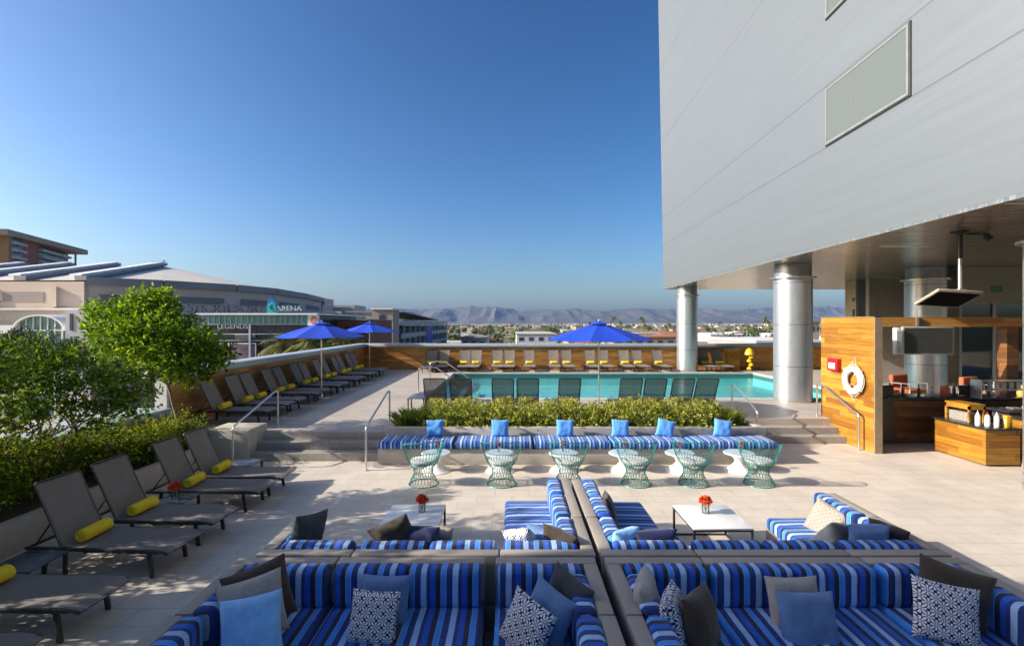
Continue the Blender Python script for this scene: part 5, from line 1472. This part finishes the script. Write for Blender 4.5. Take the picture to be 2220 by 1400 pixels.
# city trees
def ctree(name, label, Rr, mat):
    t = thing(name, label, 'tree', group='trees among the distant houses')
    b = MB(); limb(b, (0, 0, 0), (0, 0, Rr), .25, .15, .02, 3); b.build('trunk', M_bark, t)
    bl = [(random.uniform(-.5, .5) * Rr, random.uniform(-.5, .5) * Rr, Rr * random.uniform(1.0, 1.7), Rr * random.uniform(.45, .65)) for _ in range(6)]
    foliage(bl, 420, Rr * .28, .6).build('crown', mat, t, smooth=0); return t
c0 = ctree('city_tree', 'dark green tree among the distant houses', 3.5, L_far); c0.location = (X_(1400, 520), 520, GZ)
c1 = ctree('city_tree', 'lighter green tree among the distant houses', 3.0, L_shrub); c1.location = (X_(1180, 480), 480, GZ)
for i in range(150):
    Y = 200 + 1500 * random.random() ** 1.3; px = random.uniform(840, 1850)
    o = dup(random.choice((c0, c1)), (X_(px, Y), Y, GZ), random.uniform(0, 6)); s = random.uniform(.8, 1.6); o.scale = (s * 1.3, s, s)
cs = thing('street_tree', 'dark street tree low behind the young tree, nearest the stair block', 'tree', (X_(165, 52), 52, Z_(742, 52) - 5.6), 0, 'street trees at far left')
b = MB(); limb(b, (0, 0, 0), (0, 0, 3.5), .2, .12, .02, 3); b.build('trunk', M_bark, cs)
foliage([(random.uniform(-1.8, 1.8), random.uniform(-1.8, 1.8), random.uniform(3.2, 5.2), random.uniform(.8, 1.4)) for _ in range(11)], 4200, .22, .5).build('crown', L_far, cs, smooth=0)
# left trees below in street
for i, (px, py, Y) in enumerate(((60, 722, 40), (20, 735, 34), (110, 740, 46), (200, 760, 50), (240, 770, 42))):
    o = dup(cs, (X_(px, Y), Y, Z_(py, Y) - 5.6), i, 'street tree behind the young tree at far left', 'street trees at far left')
# houses
wallc = [plain('wall_%d' % i, c, .85, var=.1, scale=.1) for i, c in enumerate([(.42, .33, .25), (.55, .50, .43), (.36, .22, .16), (.62, .60, .57), (.30, .28, .26), (.45, .38, .28)])]
roofc = [plain('cityroof_%d' % i, c, .8, var=.1, scale=.1) for i, c in enumerate([(.30, .13, .08), (.48, .45, .41), (.22, .20, .19), (.60, .58, .55)])]
protos = []
def house(w, d, h, wm, rm, pitched, lab):
    t = thing('low_building', lab, 'building', group='low buildings of the distant city')
    b = MB(); b.box(-w / 2, w / 2, -d / 2, d / 2, 0, h); b.build('wall', wm, t, smooth=0)
    b = MB()
    if pitched:
        e2 = .6; b.add([(-w / 2 - e2, -d / 2 - e2, h), (w / 2 + e2, -d / 2 - e2, h), (w / 2 + e2, d / 2 + e2, h), (-w / 2 - e2, d / 2 + e2, h), (-w / 4, 0, h + 2.6), (w / 4, 0, h + 2.6)], [(3, 2, 1, 0), (0, 1, 5, 4), (1, 2, 5), (2, 3, 4, 5), (3, 0, 4)])
    else:
        b.box(-w / 2 - .2, w / 2 + .2, -d / 2 - .2, d / 2 + .2, h, h + .6); b.box(-w * .2, -w * .2 + 3, -1, 2, h + .6, h + 2.0)
    b.build('roof', rm, t, smooth=0)
    nw = max(3, int(w / 5))
    for i in range(nw):
        for fl in range(max(1, int(h / 3.2))):
            b = MB(); x = -w / 2 + (i + .3) * w / nw; b.box(x, x + w / nw * .45, -d / 2 - .05, -d / 2 - .01, 1.0 + fl * 3.2, 2.4 + fl * 3.2); b.build('window', M_win, t, smooth=0)
    return t
specs = [(18, 12, 4.5, 0, 0, 1, 'tan house with reddish hipped roof'), (34, 20, 6.5, 3, 3, 0, 'white flat roofed commercial block'), (26, 16, 7.0, 1, 1, 0, 'cream flat roofed block'), (16, 11, 4, 2, 0, 1, 'brown house with red hipped roof'), (44, 24, 6, 5, 1, 0, 'long sand coloured warehouse'), (22, 14, 9.5, 2, 2, 0, 'brown brick block of three storeys'), (30, 14, 5, 4, 3, 0, 'grey low shed with white roof'), (20, 14, 5, 1, 0, 1, 'cream house with red roof')]
hp = []
for i, (w, d, h, a, c, p, lb) in enumerate(specs):
    hh = house(w, d, h, wallc[a], roofc[c], p, lb + ' in the distant city'); hp.append(hh)
    Y = 330 + i * 45; hh.location = (X_(900 + i * 115, Y), Y, GZ); hh.rotation_euler = (0, 0, random.choice((0, R(90))) + R(random.uniform(-3, 3)))
for i in range(170):
    Y = 260 + 1900 * random.random() ** 1.25; px = random.uniform(845, 1860) if i % 9 else random.uniform(2150, 2400)
    o = dup(random.choice(hp), (X_(px, Y), Y, GZ), random.choice((0, R(90), R(180))) + R(random.uniform(-3, 3)))
    o.scale = (1, 1, random.uniform(.8, 1.25))
# named closer buildings over the far wall
def block(label, px0, px1, pyt, Y, d, wm, rm, name='office_block'):
    t = thing(name, label, 'building')
    x0, x1, zt2 = X_(px0, Y), X_(px1, Y), Z_(pyt, Y)
    b = MB(); b.box(x0, x1, Y, Y + d, GZ, zt2); b.build('wall', wm, t, smooth=0)
    b = MB(); b.box(x0 - .3, x1 + .3, Y - .3, Y + d + .3, zt2, zt2 + .5); b.build('roof', rm, t, smooth=0)
    w = x1 - x0; nw = max(3, int(w / 4))
    for i in range(nw):
        b = MB(); b.box(x0 + (i + .25) * w / nw, x0 + (i + .75) * w / nw, Y - .06, Y - .01, zt2 - 2.6, zt2 - 1.1)
        b.build('window', M_win, t, smooth=0)
block('pale grey block with flat roof left of the centre umbrella', 1120, 1205, 725, 200, 40, wallc[3], roofc[1])
block('grey block behind the far wall, below the mountains peak', 1000, 1055, 733, 180, 20, wallc[4], roofc[2])
block('long sand coloured block under the centre umbrella right edge', 1330, 1465, 732, 210, 30, wallc[2], roofc[0])
block('cream long building right of the slim column', 1540, 1640, 726, 300, 40, wallc[1], roofc[3])
block('brown corner tower left of the orange plank wall', 1752, 1776, 700, 150, 12, wallc[0], roofc[0])
block('white roofed low hall right of the slim column', 1640, 1790, 742, 120, 30, wallc[4], roofc[3])
# far carpet of roofs and trees
b = MB()
for _ in range(1500):
    Y = 2200 + 6300 * random.random(); px = random.uniform(-300, 2500); w = random.uniform(15, 60); h = random.uniform(4, 11)
    x = X_(px, Y); b.box(x - w / 2, x + w / 2, Y, Y + 20, GZ, GZ + h)
tag(b.build('distant_roofs', wallc[1], smooth=0), 'pale carpet of far city roofs below the mountains', 'city', kind='stuff')
b = MB()
for _ in range(5200):
    Y = 700 + 7500 * random.random(); px = random.uniform(-300, 2500); r_ = random.uniform(3, 7); x = X_(px, Y)
    b.lathe([(r_ * .6, 0), (r_, r_ * .6), (r_ * .6, r_ * 1.3), (0, r_ * 1.6)], 6, c=(x, Y, GZ))
tag(b.build('distant_trees', plain('far_green', (.055, .07, .03), .9, var=.3, scale=.02), smooth=0), 'dark green mass of trees across the far city', 'trees', kind='stuff')

# unseen building added behind camera left, outline cut to shade the near sofas
wg = thing('shading_block', 'unseen building behind the viewer to the left, shaped to shade the near sofas', 'building')
b = MB(); prism(b, [(-46, -40), (-14, -40), (-14, 2.62), (-46, -5)], GZ, 13); b.build('wall', M_tan, wg, smooth=0)
b = MB(); prism(b, [(-46.3, -40.3), (-13.8, -40.3), (-13.8, 2.62), (-46.3, -5)], 13, 13.6); b.build('roof', M_roofd, wg, smooth=0)
b = MB()
for fl in range(3):
    for i in range(9):
        b = MB(); b.box(-13.98, -13.93, -38 + i * 4.2, -35.6 + i * 4.2, 1 + fl * 3.2, 2.8 + fl * 3.2); b.build('window', M_win, wg, smooth=0)

# ================================================================== HAZE, SKY, SUN, CAMERA
hz = MB(); hz.box(-16000, 16000, -400, 16000, GZ - 1.5, 760)
km = bpy.data.materials.new('haze'); km.use_nodes = True; nt = km.node_tree; nt.nodes.clear()
o_ = nt.nodes.new('ShaderNodeOutputMaterial'); pv = nt.nodes.new('ShaderNodeVolumePrincipled')
pv.inputs['Color'].default_value = (.32, .54, .95, 1); pv.inputs['Density'].default_value = 2.7e-5; pv.inputs['Anisotropy'].default_value = .2
nt.links.new(pv.outputs[0], o_.inputs['Volume'])
tag(hz.build('haze', km, smooth=0), 'thin blue distance haze over the city', 'haze', kind='stuff')

sun_dir = Vector((-1, -.15, .472)).normalized()
w = bpy.data.worlds.new('World'); scene.world = w; w.use_nodes = True
nt = w.node_tree; bg = nt.nodes['Background']; sky = nt.nodes.new('ShaderNodeTexSky'); sky.sky_type = 'NISHITA'; sky.sun_disc = False
sky.sun_elevation = math.asin(sun_dir.z); sky.sun_rotation = math.atan2(sun_dir.x, sun_dir.y)
sky.altitude = 350; sky.air_density = 1.0; sky.dust_density = 3.0; sky.ozone_density = 3.0
hs = nt.nodes.new('ShaderNodeHueSaturation'); hs.inputs['Saturation'].default_value = 1.14; gm = nt.nodes.new('ShaderNodeGamma'); gm.inputs[1].default_value = 1.36; nt.links.new(sky.outputs[0], gm.inputs[0]); nt.links.new(gm.outputs[0], hs.inputs['Color']); nt.links.new(hs.outputs[0], bg.inputs[0]); bg.inputs[1].default_value = .056
sl = bpy.data.lights.new('sun', 'SUN'); sl.energy = 4.4; sl.angle = R(.5); sl.color = (1, .93, .83)
so = bpy.data.objects.new('sun', sl); COL.objects.link(so); so.rotation_euler = (-sun_dir).to_track_quat('-Z', 'Y').to_euler(); so.location = (-50, -8, 40)
cd = bpy.data.cameras.new('camera'); cam = bpy.data.objects.new('camera', cd); COL.objects.link(cam)
cam.location = (0, 0, 3); cam.rotation_euler = (R(90), 0, 0); cd.sensor_width = 36; cd.lens = F / 2220 * 36; cd.clip_start = .1; cd.clip_end = 40000
scene.camera = cam
scene.view_settings.view_transform = 'Standard'; scene.view_settings.look = 'None'; scene.view_settings.exposure = .95; scene.view_settings.gamma = 1
scene.render.engine = 'CYCLES'
cy = scene.cycles; cy.use_denoising = True; cy.max_bounces = 7; cy.diffuse_bounces = 3; cy.glossy_bounces = 3; cy.transparent_max_bounces = 16; cy.volume_bounces = 0; cy.caustics_reflective = False; cy.caustics_refractive = False
